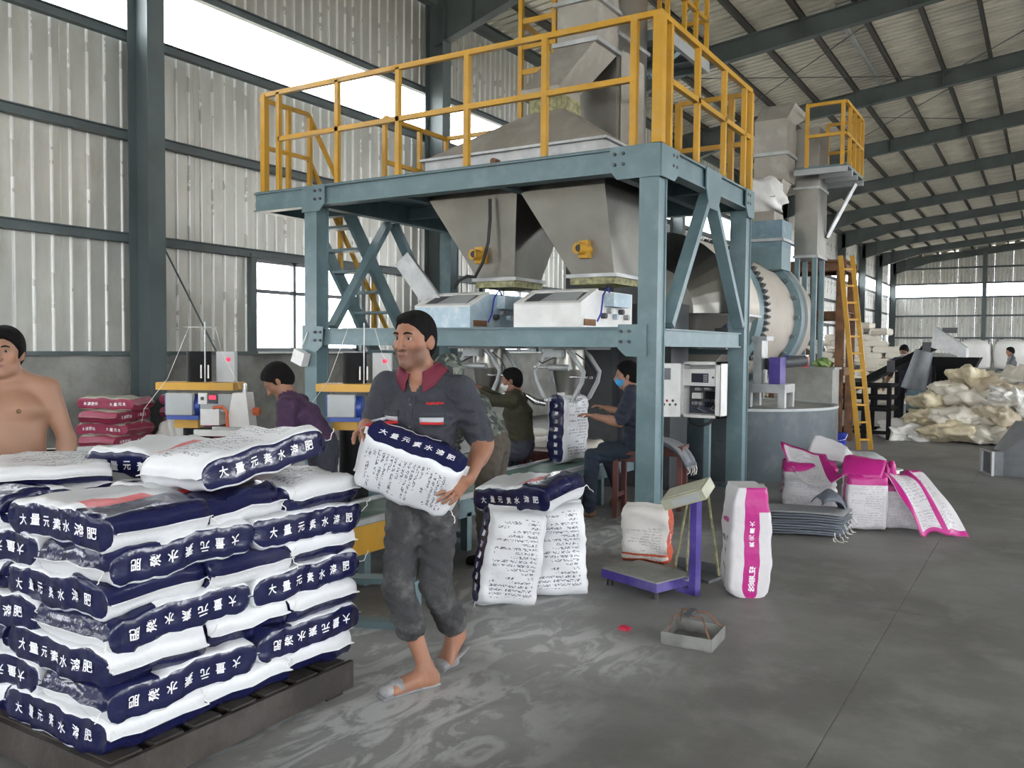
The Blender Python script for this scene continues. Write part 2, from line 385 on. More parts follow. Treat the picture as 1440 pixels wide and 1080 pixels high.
ZD, G1, G2, G3, ZC, ZE = 1.43, 2.88, 4.15, 5.37, 6.22, 7.98
def side_wall(name, X, sg, detailed=True):
    """long wall; sg=+1: interior towards +x"""
    w = MB().bb(X-sg*.24, X, Y0, YF, 0, ZD)
    o = w.build(name, concrete); tag(o, 'long ribbed metal wall on a cement plinth with a light strip along the top' if detailed else 'opposite long ribbed metal wall', kind='structure')
    rz = math.pi/2
    for k, y in enumerate(FR[:-1] if True else []):
        ya, yb = y, y+6
        segs = [(0, .975, 0), (.975, 1.95, 0), (1.95, 2.7, 1), (2.7, 3.45, 1), (3.45, 4.2, 1), (4.2, 5.1, 0), (5.1, 6, 0)]
        for a, b_, win in segs:
            z0 = G1 if win else ZD; L = b_-a
            # local x runs along +y for rz=90 (ribs proud towards +x), for the right wall mirrored
            if sg > 0: panel_obj(L, G3-z0, .2, o, (X-.03, ya+a, z0), rz, [foil, foil_rib]); panel_obj(L, ZE-ZC, .2, o, (X-.03, ya+a, ZC), rz, [foil, foil_rib])
            else: panel_obj(L, G3-z0, .2, o, (X+.03, ya+b_, z0), -rz, [foil, foil_rib]); panel_obj(L, ZE-ZC, .2, o, (X+.03, ya+b_, ZC), -rz, [foil, foil_rib])
        MB().bb(X-sg*.04, X-sg*.02, ya+.02, yb-.02, G3+.02, ZC-.02).build('translucent_pane', pane_mat, o)
        for zz in (G2, G3, ZC):
            MB().ibeam((X+sg*.06, ya, zz), (X+sg*.06, yb, zz), .1, .12, up=(0, 0, 1)).build('girt', frame_steel, o)
        MB().ibeam((X+sg*.06, ya, G1), (X+sg*.06, yb, G1), .1, .12).build('girt', frame_steel, o)
        MB().bb(X-sg*.02, X+sg*.09, ya+1.85, ya+1.95, ZD, G1).build('window_stud', frame_steel, o)
        MB().bb(X-sg*.02, X+sg*.09, ya+4.2, ya+4.3, ZD, G1).build('window_stud', frame_steel, o)
        MB().bb(X-sg*.02, X+sg*.11, ya, yb, ZD-.02, ZD+.03).build('sill_angle', frame_steel, o)
    for y in FR:
        yy = min(y, YF-.25)
        MB().ibeam((X+sg*.31, yy, 0), (X+sg*.31, yy, 7.75), .24, .40, .016, .012, up=(sg, 0, 0)).build('column', frame_steel, o)
    return o
wl = side_wall('wall_left', XL, 1)
MB().cyl((XL+.3, 7.0, 2.86), (XL+.12, 8.0, 1.45), .012, n=6).build('brace_rod', frame_steel, wl)

def window(n, y, X=XL, sg=1):
    ya, yb, z0, z1 = y+1.95, y+4.2, ZD+.03, G1-.06; fm = MB(); w = .055
    zt = z0+.86
    fm.bb(X-.05, X+.02, ya, yb, z0, z0+w).bb(X-.05, X+.02, ya, yb, z1-w, z1).bb(X-.05, X+.02, ya, ya+w, z0, z1).bb(X-.05, X+.02, yb-w, yb, z0, z1)
    fm.bb(X-.05, X+.02, ya+w, yb-w, zt, zt+w)
    for q in (.36, .66): fm.bb(X-.05, X+.02, ya+(yb-ya)*q-w/2, ya+(yb-ya)*q+w/2, z0, z1)
    o = fm.build('window_%d' % n, win_frame_shaded); tag(o, 'white framed window in the ribbed metal wall', kind='structure')
    ed = [ya+w, ya+(yb-ya)*.36, ya+(yb-ya)*.66, yb-w]
    for k in range(3):
        for za, zb in ((z0+w, zt), (zt+w, z1-w)):
            MB().bb(X-.022, X-.012, ed[k], ed[k+1], za, zb).build('pane', glass_mat, o)
    MB().bb(X-.02, X+.12, ya, yb, z0-.03, z0-.001).build('sill', white_paint, o)
    return o
for n, y in enumerate(FR[:-1]): window(n+1, y)

# far end wall
wb = MB().bb(XL-.2, XR+.2, YF, YF+.24, 0, ZD).build('wall_back', concrete); tag(wb, 'far end wall of ribbed metal with a bright light strip', kind='structure')
X = XL
while X < XR-.01:
    L = min(1.1, XR-X)
    panel_obj(L, 5.28-ZD, .22, wb, (X, YF+.0, ZD), 0, [foil, foil_rib])
    zz = zroof(X+L/2)-6.22
    panel_obj(L, round(zz, 1), .22, wb, (X, YF, 6.22), 0, [foil, foil_rib])
    X += L
for k in range(6):
    a, b_ = XL+(XR-XL)*k/6, XL+(XR-XL)*(k+1)/6
    MB().bb(a+.02, b_-.02, YF+.03, YF+.05, 5.3, 6.2).build('translucent_pane', pane_mat, wb)
for zz in (2.48, 4.0, 5.28, 6.22, 7.3): MB().ibeam((XL, YF-.06, zz), (XR, YF-.06, zz), .1, .12).build('girt', frame_steel, wb)
for xx in (-3.85, 3.0, 9.8): MB().ibeam((xx, YF-.3, 0), (xx, YF-.3, ztop(xx)-.2), .24, .4, up=(0, 1, 0)).build('column', frame_steel, wb)

# opposite wall and near end wall, out of the picture: same sheeting, light strip, windows and open loading doors
wr = MB().bb(XR, XR+.24, Y0, YF, 0, ZD).build('wall_right', concrete); tag(wr, 'opposite long ribbed metal wall with open loading doors', kind='structure')
for k, y in enumerate(FR[:-1]):
    door = k in RDOORS
    panel_obj(6, ZE-ZC, .2, wr, (XR+.03, y+6, ZC), -math.pi/2, [foil, foil_rib])
    if not door:
        panel_obj(1.95, G3-ZD, .2, wr, (XR+.03, y+1.95, ZD), -math.pi/2, [foil, foil_rib]); panel_obj(2.25, G3-G1, .2, wr, (XR+.03, y+4.2, G1), -math.pi/2, [foil, foil_rib]); panel_obj(1.8, G3-ZD, .2, wr, (XR+.03, y+6, ZD), -math.pi/2, [foil, foil_rib])
    MB().ibeam((XR-.06, y, G3), (XR-.06, y+6, G3), .1, .12).build('girt', frame_steel, wr)
for y in FR: MB().ibeam((XR-.31, min(y, YF-.25), 0), (XR-.31, min(y, YF-.25), 7.75), .24, .4, up=(1, 0, 0)).build('column', frame_steel, wr)
wf = MB().bb(XL-.2, -1.5, Y0-.24, Y0, 0, ZD).bb(4.5, XR+.2, Y0-.24, Y0, 0, ZD).build('wall_front', concrete); tag(wf, 'near end wall of ribbed metal with an open gateway', kind='structure')
X = XL
while X < XR-.01:
    L = min(1.1, XR-X)
    if not (-1.6 < X < 4.5): panel_obj(L, 5.28-ZD, .22, wf, (X+L, Y0, ZD), math.pi, [foil, foil_rib])
    panel_obj(L, round(zroof(X+L/2)-6.22, 1), .22, wf, (X+L, Y0, 6.22), math.pi, [foil, foil_rib]); X += L

# roof: ribbed sheets on purlins on haunched rafters
ce = MB().bb(RIDGE-.15, RIDGE+.15, Y0, YF, zroof(RIDGE)-.02, zroof(RIDGE)+.05).build('ceiling', roof_foil); tag(ce, 'ribbed foil underside of the pitched metal roof', kind='structure')
slope = math.atan(.115)
def roof_panels():
    Ls = (RIDGE-XL)/math.cos(slope)
    for side in (0, 1):
        mb = MB(); W = 1.0; n = 4; prof = [(0, 0)]
        for k in range(n):
            c = (k+.5)/n; prof += [(c-.034, 0), (c-.032, .07), (c+.032, .07), (c+.034, 0)]
        prof.append((.996, 0)); q = len(prof)
        # ribs rise upwards, seen from below as grooves
        pts = [(0, y, z) for y, z in prof]+[(Ls, y, z) for y, z in prof]+[(0, 0, .085), (0, .996, .085), (Ls, 0, .085), (Ls, .996, .085)]
        fs = [(i+1, i, q+i, q+i+1) for i in range(q-1)] + [(2*q, 2*q+1, 2*q+3, 2*q+2), (0, 2*q, 2*q+2, q), (2*q+1, q-1, 2*q-1, 2*q+3)]
        mb.add(pts, fs); me = mb.mesh('roof_panel', roof_foil)
        for k in range(int(YF-Y0)+1):
            o = inst(me, 'roof_panel', ce)
            if side == 0: o.location = (XL, Y0+k, zroof(XL)); o.rotation_euler = (0, -slope, 0)
            else: o.location = (XR, Y0+k+1, zroof(XL)); o.rotation_euler = (0, -slope, math.pi)
roof_panels()
px = [-1.46-1.05*k for k in range(8)] + [-.41, .64, 1.69, 2.74]
for x in px: MB().ibeam((x, Y0, ztop(x)+.08), (x, YF, ztop(x)+.08), .07, .16, .008, .008).build('purlin', purlin_dk, ce)
for x in [RIDGE+.26+1.5*k for k in range(9)]: MB().ibeam((x, Y0, ztop(x)+.08), (x, YF, ztop(x)+.08), .07, .16, .008, .008).build('purlin', purlin_dk, ce)
MB().ibeam((XL+.1, Y0, 7.9), (XL+.1, YF, 7.9), .18, .2).build('eave_strut', frame_steel, ce)
def rafter(y):
    for sgn in (1, -1):
        def mx(x): return x if sgn == 1 else 2*RIDGE-x
        bot = [(-9.6, 6.98), (-7.2, 7.72), (-4, 8.12), (RIDGE, 8.93)]; top = [(RIDGE, ztop(RIDGE)), (-9.6, ztop(-9.6))]
        mb = MB(); pts = [(mx(x), y-.006, z) for x, z in bot+top]
        mb.prism(pts, (0, .012, 0))
        for a, b_ in list(zip(bot[:-1], bot[1:]))+[(top[1], top[0])]:
            mb.bar((mx(a[0]), y, a[1]), (mx(b_[0]), y, b_[1]), .2, .018)
        for x in px[1::2]:
            if x < RIDGE: zb = np.interp(x, [p[0] for p in bot], [p[1] for p in bot]); mb.bb(mx(x)-.006, mx(x)+.006, y-.09, y+.09, zb, ztop(x))
        mb.build('rafter', frame_steel, ce)
for y in FR: rafter(min(y, YF-.25))
# thin cross bracing rods in the roof
for y, (xa, xb) in ((12.8, (-8.7, -2.5)), (18.8, (-8.7, -2.5)), (18.8, (-2.5, 3)), (24.8, (-6.6, -1.4))):
    MB().cyl((xa, y, ztop(xa)-.12), (xb, y+6, ztop(xb)-.12), .012, n=6).build('brace_rod', frame_steel, ce)
    MB().cyl((xb, y, ztop(xb)-.12), (xa, y+6, ztop(xa)-.12), .012, n=6).build('brace_rod', frame_steel, ce)
MB().cyl((-4.0, 18.8, 8.62), (-4.0, 24.8, 8.62), .06, n=10).build('strut_pipe', galv, ce)
# ---------------------------------------------------------------- bagging platform (teal frame, yellow guard rails)
def lv(p): return tuple(p)
PX0, PX1, PY0, PY1, DZ = -7.84, -2.85, 6.95, 9.66, 3.30
plat = thing('bagging_platform', 'two-level teal steel bagging platform with yellow guard rails and V braces', 'platform', (-5.3, 8.3, 0))
POST = {'fl': (-6.95, 7.055), 'fr': (-2.955, 7.055), 'bl': (-6.95, 9.555), 'br': (-2.955, 9.555)}
for k, (x, y) in POST.items():
    MB().ibeam((x, y, .012), (x, y, 3.08), .18, .19, .014, .012, up=(0, 1, 0)).bb(x-.075, x+.075, y-.09, y+.09, .012, 3.08).build('post', teal, plat)
    bp = MB().bb(x-.18, x+.18, y-.18, y+.18, 0, .014)
    o = bp.build('base_plate', teal, plat)
    for a in (-.14, .14):
        for b_ in (-.14, .14): MB().cyl((x+a, y+b_, .014), (x+a, y+b_, .04), .012, n=6).build('anchor_bolt', dark_grey, o)
def hb(name, p0, p1, h=.21, w=.12, up=(0, 0, 1)): return MB().ibeam(p0, p1, w, h, .014, .012, up).bar(p0, p1, w*.5, h*.94, up).build(name, teal, plat)
zb = DZ-.11
hb('deck_beam', (PX0, PY0+.06, zb), (PX1, PY0+.06, zb)); hb('deck_beam', (PX0+.75, PY1-.06, zb), (PX1, PY1-.06, zb))
hb('deck_beam', (PX1-.06, PY0+.12, zb), (PX1-.06, PY1-.12, zb)); hb('deck_beam', (-6.93, PY0+.12, zb), (-6.93, PY1-.12, zb))
hb('deck_beam', (PX0+.06, PY0+.12, zb), (PX0+.06, 7.75, zb)); hb('deck_beam', (PX0+.12, 7.69, zb), (-7.0, 7.69, zb))
for x in (-5.75, -4.54, -3.35): MB().ibeam((x, PY0+.13, DZ-.12), (x, PY1-.13, DZ-.12), .09, .18).build('joist', teal_dk, plat)
for y in (7.28, 8.55): MB().ibeam((-6.85, y, DZ-.1), (-3.0, y, DZ-.1), .08, .14).build('joist', teal_dk, plat)
for a, b_ in ((-6.93, -5.62), (-5.62, -4.28), (-4.28, -2.86)): MB().bb(a+.004, b_-.004, PY0+.01, PY1-.01, DZ, DZ+.008).build('deck_plate', teal_dk, plat)
MB().bb(PX0+.01, -6.94, PY0+.01, 7.74, DZ, DZ+.008).build('deck_plate', teal_dk, plat)
zm = 1.65
hb('mid_beam', (-6.82, 7.03, zm), (-3.08, 7.03, zm), .18, .14); hb('mid_beam', (-6.82, 9.58, zm), (-3.08, 9.58, zm), .18, .14)
for x in (-6.93, -2.93): hb('mid_beam', (x, 7.2, zm), (x, 9.4, zm), .16, .1)
for x in (-5.6, -4.8, -4.4, -3.6): MB().ibeam((x, 7.1, zm), (x, 9.5, zm), .08, .12).build('joist', teal_dk, plat)
# gusset plates with bolts
def gusset(pts, off, bolts, n):
    g = MB().prism(pts, off).build('gusset_plate', teal, plat)
    for p in bolts:
        p = Vector(p); MB().cyl(p, p+Vector(n)*.018, .016, n=6).build('bolt', dark_grey, g)
y = PY0-.012
gusset([(-3.32, y, 3.10), (-3.25, y, 3.02), (-2.85, y, 3.02), (-2.85, y, 3.30), (-3.32, y, 3.30)], (0, .012, 0), [(-3.27, y, 3.24), (-3.19, y, 3.24), (-3.27, y, 3.15), (-3.19, y, 3.15)], (0, -1, 0))
gusset([(-7.06, y, 3.02), (-6.80, y, 3.02), (-6.72, y, 3.10), (-6.72, y, 3.3), (-7.06, y, 3.3)], (0, .012, 0), [(-6.78, y, 3.24), (-6.86, y, 3.24), (-6.78, y, 3.15), (-6.86, y, 3.15)], (0, -1, 0))
gusset([(-7.06, y, 1.50), (-6.85, y, 1.48), (-6.76, y, 1.55), (-6.74, y, 1.76), (-7.06, y, 1.78)], (0, .012, 0), [(-6.78, y, 1.70), (-6.86, y, 1.70), (-6.78, y, 1.61), (-6.86, y, 1.61)], (0, -1, 0))
gusset([(-3.22, y, 1.55), (-3.14, y, 1.48), (-2.95, y, 1.48), (-2.95, y, 1.76), (-3.22, y, 1.76)], (0, .012, 0), [(-3.19, y, 1.70), (-3.11, y, 1.70), (-3.19, y, 1.61), (-3.11, y, 1.61)], (0, -1, 0))
x = PX1
gusset([(x, 6.95, 3.02), (x, 7.25, 3.02), (x, 7.36, 3.1), (x, 7.36, 3.3), (x, 6.95, 3.3)], (.012, 0, 0), [(x, 7.22, 3.24), (x, 7.30, 3.24), (x, 7.22, 3.15), (x, 7.30, 3.15)], (1, 0, 0))
gusset([(x, 9.36, 3.1), (x, 9.45, 3.0), (x, 9.66, 3.0), (x, 9.66, 3.3), (x, 9.36, 3.3)], (.012, 0, 0), [(x, 9.42, 3.24), (x, 9.5, 3.24), (x, 9.42, 3.15), (x, 9.5, 3.15)], (1, 0, 0))
gusset([(x, 8.18, 2.92), (x, 8.42, 2.92), (x, 8.52, 3.1), (x, 8.52, 3.3), (x, 8.08, 3.3), (x, 8.08, 3.1)], (.012, 0, 0), [], (1, 0, 0))
for bx in (-2.9, -6.93):
    MB().bar((bx, 8.24, 3.05), (bx, 7.28, 1.76), .07, .12, (1, 0, 0)).build('brace', teal, plat)
    MB().bar((bx, 8.36, 3.05), (bx, 9.36, 1.80), .07, .12, (1, 0, 0)).build('brace', teal, plat)
# guard rails: every post and rail a part
R = .05
def rp(x, y, z1=4.36, w=R, z0=DZ+.008): MB().bb(x-w/2, x+w/2, y-w/2, y+w/2, z0, z1).build('railing_post', yellow, plat)
def rail(p0, p1, nm='rail', w=R): MB().bar(p0, p1, w, w).build(nm, yellow, plat)
fy, rx = PY0+.04, PX1-.03
for xx, w in ((-7.70, .07), (-7.47, .05), (-6.58, .05), (-5.74, .05), (-4.88, .055), (-4.01, .055), (-3.12, .06), (-2.89, .09)): rp(xx, fy, 4.4, w)
rail((-7.73, fy, 4.40), (-2.86, fy, 4.40)); rail((-7.47, fy, 3.88), (-3.12, fy, 3.88))
for yy, w in ((7.20, .05), (7.9, .05), (8.68, .05), (9.35, .05), (9.56, .07)): rp(rx, yy, 4.37, w)
rail((rx, fy, 4.39), (rx, 9.58, 4.39)); rail((rx, 7.2, 3.88), (rx, 9.56, 3.88))
by = 9.60
for xx, w in ((-3.72, .07), (-3.1, .06)): rp(xx, by, 4.37, w)
rail((-3.72, by, 4.37), (-2.9, by, 4.37)); rail((-3.72, by, 3.83), (-2.9, by, 3.83))
for xx in (-7.05, -6.3, -5.55): rp(xx, by, 4.37)
rail((-7.05, by, 4.37), (-5.55, by, 4.37)); rail((-7.05, by, 3.83), (-5.55, by, 3.83))
ix = -7.05
for yy in (8.33, 9.02): rp(ix, yy, 4.37)
rail((ix, 8.33, 4.37), (ix, 9.6, 4.37)); rail((ix, 8.33, 3.83), (ix, 9.6, 3.83))

# stair on the far-left side
st = thing('steel_stair', 'teal open-tread steel stair with yellow handrail climbing to the bagging platform', 'stair', (-7.48, 9.0, 0))
sl = 1.37
def sy(z): return 7.72+(3.25-z)/sl
for xx in (-7.80, -7.16):
    MB().bar((xx, sy(3.2), 3.2), (xx, sy(.02)-.02, .05), .06, .16).build('stringer', teal, st)
for k in range(1, 13):
    z = 3.25-k*.25; MB().bb(-7.77, -7.19, sy(z)-.11, sy(z)+.1, z-.03, z).build('tread', teal, st)
ox = -7.80
def srail(dz, nm):
    MB().bar((ox, 7.02, 3.3+dz), (ox, 7.77, 3.3+dz), .045, .045).build(nm, yellow, st)
    MB().bar((ox, 7.77, 3.3+dz), (ox, 9.95, 3.3+dz-2.18*sl), .045, .045).build(nm, yellow, st)
srail(1.08, 'handrail'); srail(.54, 'mid_rail')
for yy in (7.45, 7.80): MB().bb(ox-.025, ox+.025, yy-.025, yy+.025, 3.31, 4.36).build('handrail_post', yellow, st)
for z in (2.4, 1.5, .5): MB().bb(ox-.025, ox+.025, sy(z)-.025, sy(z)+.025, z, z+1.02).build('handrail_post', yellow, st)

# stainless hoppers hanging through the deck
def ring4(x0, x1, y0, y1, z): return [(x0, y0, z), (x1, y0, z), (x1, y1, z), (x0, y1, z)]
def hopper(name, label, top, bot, motor):
    h = thing(name, label, 'hopper', ((bot[0]+bot[1])/2, (bot[2]+bot[3])/2, 2.2), 'stainless weighing hoppers')
    MB().loft([ring4(*top, 3.10), ring4(*bot, 2.27)], cap=False).loft([ring4(top[0]+.004, top[1]-.004, top[2]+.004, top[3]-.004, 3.10), ring4(bot[0]+.004, bot[1]-.004, bot[2]+.004, bot[3]-.004, 2.27)][::-1], cap=False).loft([ring4(*top, 3.285), ring4(*top, 3.10)], cap=False).build('cone', stainless, h)
    a, b_, c, d = bot
    MB().bb(a-.04, b_+.04, c-.04, d+.04, 2.235, 2.27).build('flange', galv, h)
    MB().bb(a-.01, b_+.01, c-.01, d+.01, 2.17, 2.235).build('gasket', rope_yellowgreen, h)
    mx, my, mz = motor
    mo = MB().cyl((mx-.02, my-.12, mz), (mx+.02, my+.10, mz), .055, n=14).bb(mx-.05, mx+.05, my-.03, my+.1, mz-.085, mz+.085).build('vibrator_motor', yellow, h)
    MB().cyl((mx+.01, my-.13, mz-.0), (mx-.0, my-.115, mz), .036, n=12).build('motor_cap', rubber, mo)
    return h
h1 = hopper('weighing_hopper', 'left stainless steel inverted-pyramid hopper with a black cable and yellow vibrator', (-5.66, -4.57, 7.42, 8.5), (-5.13, -4.67, 7.55, 8.1), (-5.04, 7.47, 2.50))
h2 = hopper('weighing_hopper', 'right stainless steel inverted-pyramid hopper with yellow vibrator, nearest the front-right post', (-4.53, -3.60, 7.42, 8.5), (-4.01, -3.55, 7.55, 8.1), (-3.83, 7.47, 2.50))
MB().tube([(-4.85, 7.36, 3.05), (-4.86, 7.38, 2.85), (-4.88, 7.38, 2.62), (-4.93, 7.36, 2.42), (-5.02, 7.35, 2.27), (-5.12, 7.35, 2.28), (-5.24, 7.38, 2.24), (-5.32, 7.4, 2.16)], .017, 8).build('power_cable', rubber, h1)

# dust bin (pyramid) on the deck with flexible connector, chute and elevator
bn = thing('surge_bin', 'low stainless pyramid-topped surge bin standing on the platform deck', 'bin', (-4.7, 8.3, 3.31))
MB().loft([ring4(-5.80, -3.66, 7.52, 8.55, 3.309), ring4(-5.80, -3.66, 7.52, 8.55, 3.56)]).build('skirt', galv, bn)
MB().loft([ring4(-5.82, -3.64, 7.5, 8.57, 3.56), ring4(-4.75, -4.32, 7.95, 8.3, 4.02)]).build('pyramid_top', dusty_steel, bn)
MB().bb(-5.84, -3.62, 7.48, 8.59, 3.545, 3.57).build('flange', galv, bn)
MB().cyl((-4.86, 7.515, 3.44), (-4.86, 7.42, 3.44), .035, n=12).build('pipe_stub', rust, bn)
MB().bb(-4.75, -4.32, 7.95, 8.3, 4.02, 4.16).build('flexible_collar', rope_yellowgreen, bn)
el = thing('bucket_elevator', 'tall stainless bucket elevator casing rising above the platform with a sloping chute', 'elevator', (-4.4, 9.2, 0))
MB().bb(-4.72, -4.12, 8.75, 9.58, 3.06, 8.3).build('casing', stainless, el)
MB().bb(-4.72, -4.12, 8.75, 9.58, .0, 3.06).build('boot_casing', dark_grey, el)
MB().bb(-4.115, -3.5, 8.92, 9.45, 0, 2.05).build('dark_panel', dark_grey, el)  # plain dark panel added to fill the dark background behind the clamps
for zz in (3.6, 5.0, 6.4): MB().bb(-4.75, -4.09, 8.72, 9.61, zz-.02, zz+.02).build('casing_flange', galv, el)
MB().bb(-4.115, -4.105, 8.85, 9.48, 3.75, 4.85).build('inspection_panel', dusty_steel, el)
ch = MB().loft([ring4(-4.82, -4.36, 7.9, 8.36, 4.16), ring4(-4.82, -4.36, 7.9, 8.36, 4.26), ring4(-4.56, -4.10, 8.2, 8.74, 4.76), ring4(-4.56, -4.10, 8.2, 8.74, 5.3), ring4(-4.66, -4.1, 8.2, 8.74, 6.6)]).build('chute', dusty_steel, el)
MB().bb(-4.60, -4.06, 8.16, 8.745, 4.74, 4.785).build('flange', galv, ch)
MB().bb(-4.60, -4.06, 8.16, 8.745, 5.17, 5.21).build('flange', galv, ch)
# service gallery of the elevator
MB().bb(-4.62, -3.9, 9.62, 11.1, 5.26, 5.30).build('gallery_grating', teal_dk, el)
for yy in (9.65, 10.1, 10.6, 11.08): MB().bb(-4.62, -3.9, yy-.03, yy+.03, 5.18, 5.26).build('gallery_joist', teal_dk, el)
for xx in (-4.6, -3.92): MB().bb(xx-.03, xx+.03, 9.62, 11.1, 5.16, 5.30).build('gallery_edge', grey_paint, el)
for xx, yy in ((-3.92, 9.7), (-3.92, 10.25), (-3.92, 11.05), (-4.58, 11.05), (-3.92, 10.65)): MB().bb(xx-.025, xx+.025, yy-.025, yy+.025, 5.30, 6.35).build('railing_post', yellow, el)
for zz in (5.82, 6.35):
    MB().bar((-3.92, 9.68, zz), (-3.92, 11.07, zz), .05, .05).build('rail', yellow, el); MB().bar((-3.92, 11.05, zz), (-4.6, 11.05, zz), .05, .05).build('rail', yellow, el)
MB().bar((-4.1, 9.62, 4.75), (-3.95, 10.2, 5.2), .05, .05).build('gallery_strut', teal, el)
ld = thing('caged_ladder', 'yellow vertical ladder with hoop bars beside the sloping chute', 'ladder', (-5.27, 9.0, 3.31))
for xx in (-5.50, -5.04): MB().bar((xx, 9.0, 3.31), (xx, 9.0, 6.6), .055, .055, (0, 1, 0)).build('side_rail', yellow, ld)
for k in range(10): MB().bb(-5.48, -5.06, 8.985, 9.015, 3.65+.3*k-.03, 3.65+.3*k+.03).build('rung', yellow, ld)
for zz in (5.45,): 
    MB().bar((-5.5, 9.0, zz), (-5.5, 9.55, zz-.05), .05, .05).bar((-5.04, 9.0, zz), (-5.04, 9.55, zz-.05), .05, .05).build('hoop_bar', yellow, ld)

# weigh feeders on the mid beam
def feeder(label, x0, x1, mat_):
    f = thing('weigh_feeder', label, 'feeder', ((x0+x1)/2, 7.5, 1.745), 'weigh feeders on the mid beam')
    side = [(7.06, 1.745), (7.06, 1.95), (7.42, 2.10), (8.2, 2.10), (8.2, 1.745)]
    MB().prism([(x0, y, z) for y, z in side], (x1-x0, 0, 0)).build('housing', mat_, f)
    # framed sloping lid with a slot
    n = Vector((0, -.15, .36)).normalized()*.02
    def pt(x, s, off=0): p = Vector((x, 7.06+.36*s, 1.95+.15*s)); return p+n*off
    for a, b_, s0, s1 in ((x0, x1, 0, .14), (x0, x1, .86, 1.0), (x0, x0+.06, .14, .86), (x1-.06, x1, .14, .86)):
        MB().prism([pt(a, s0), pt(b_, s0), pt(b_, s1), pt(a, s1)], n).build('lid_rim', white_paint, f)
    MB().prism([pt(x0+.06, .14), pt(x1-.06, .14), pt(x1-.06, .86), pt(x0+.06, .86)], n*.2).build('lid_slot', dark_grey, f)
    w = x1-x0
    MB().prism([pt(x0+w*.34, .16, .3), pt(x1-.08, .16, .3), pt(x1-.12, .82, .3), pt(x0+w*.40, .82, .3)], n*.5).build('lid_cover', grey_paint, f)
    MB().bb(x1+.001, x1+.012, 7.12, 7.35, 1.76, 1.82).build('name_plate', rust, f)
    for k in range(5):
        yy = 7.5+.13*k; MB().cyl((x1, yy, 1.86+.05*(k % 2)), (x1+.05, yy, 1.86+.05*(k % 2)), .028, n=10).build('fitting', [dark_grey, galv, paleblue][k % 3], f)
    MB().bb(x1, x1+.10, 7.55, 7.95, 1.95, 2.08).build('valve_block', paleblue, f)
    MB().tube([(x1+.03, 7.6, 2.08), (x1+.06, 7.5, 2.14), (x1+.05, 7.42, 2.05), (x1+.06, 7.36, 1.88), (x1+.03, 7.34, 1.80)], .009, 6).build('air_hose', blue_plastic, f)
    return f
feeder('pale blue weigh feeder with a slotted sloping lid, left one on the mid beam', -5.57, -4.88, paleblue)
feeder('white dusty weigh feeder with a slotted sloping lid, right one on the mid beam', -4.37, -3.65, white_paint)
# flung-open sheet chute leaning at the left feeder
MB().bar((-6.02, 7.42, 2.50), (-5.52, 7.34, 1.99), .2, .07, (0, -1, .3)).build('trough', galv)
tr = bpy.data.objects['trough']; tag(tr, 'galvanised sheet trough tipped up beside the pale blue weigh feeder', 'trough')

# bag clamps
def clamp(label, x):
    c = thing('bag_clamp', label, 'bag clamp', (x, 7.55, 1.05), 'bag clamps under the mid beam')
    y = 7.55
    MB().bb(x-.32, x+.32, y-.28, y+.28, 1.535, 1.56).build('mounting_plate', grey_paint, c)
    MB().cyl((x, y, 1.535), (x, y, 1.34), .16, .16, 20).cyl((x, y, 1.34), (x, y, 1.08), .16, .11, 20).cyl((x, y, 1.08), (x, y, 1.0), .11, .11, 20).build('spout', stainless, c)
    for s in (-1, 1):
        for yo in (-.2, .14):
            MB().tube([(x+s*.10, y+yo, 1.52), (x+s*.16, y+yo, 1.47), (x+s*.27, y+yo, 1.32), (x+s*.25, y+yo, 1.22), (x+s*.16, y+yo, 1.06)], .022, 6).build('clamp_arm', grey_paint, c)
        MB().bb(x+s*.10-.04, x+s*.10+.04, y-.24, y+.2, 1.03, 1.06).build('jaw', chrome, c)
    MB().cyl((x-.1, y-.22, 1.36), (x+.12, y-.22, 1.36), .03, n=12).build('air_cylinder', galv, c)
    MB().cyl((x-.27, y-.22, 1.36), (x-.1, y-.22, 1.36), .01, n=8).build('piston_rod', chrome, c)
    MB().cyl((x+.12, y-.2, 1.27), (x+.36, y-.2, 1.27), .012, n=8).build('cross_rod', chrome, c)
    MB().bb(x-.14, x+.06, y-.27, y-.2, 1.46, 1.53).build('bracket', grey_paint, c)
    MB().tube([(x-.02, y-.25, 1.46), (x-.13, y-.3, 1.40), (x-.2, y-.24, 1.42)], .006, 6).build('air_hose', rubber, c)
    MB().tube([(x+.2, y-.24, 1.5), (x+.30, y-.25, 1.44), (x+.36, y-.24, 1.35), (x+.32, y-.22, 1.24)], .006, 6).build('air_hose', rubber, c)
    MB().tube([(x-.34, y-.24, 1.08), (x-.26, y-.2, 1.02), (x-.18, y-.14, 1.0)], [.02, .035, .03], 8).build('foot_lever', chrome, c)
    return c
clamp('steel bag clamp gripping the sack under the right weigh feeder', -4.03)
clamp('steel bag clamp being reached into by the man in olive', -4.98)

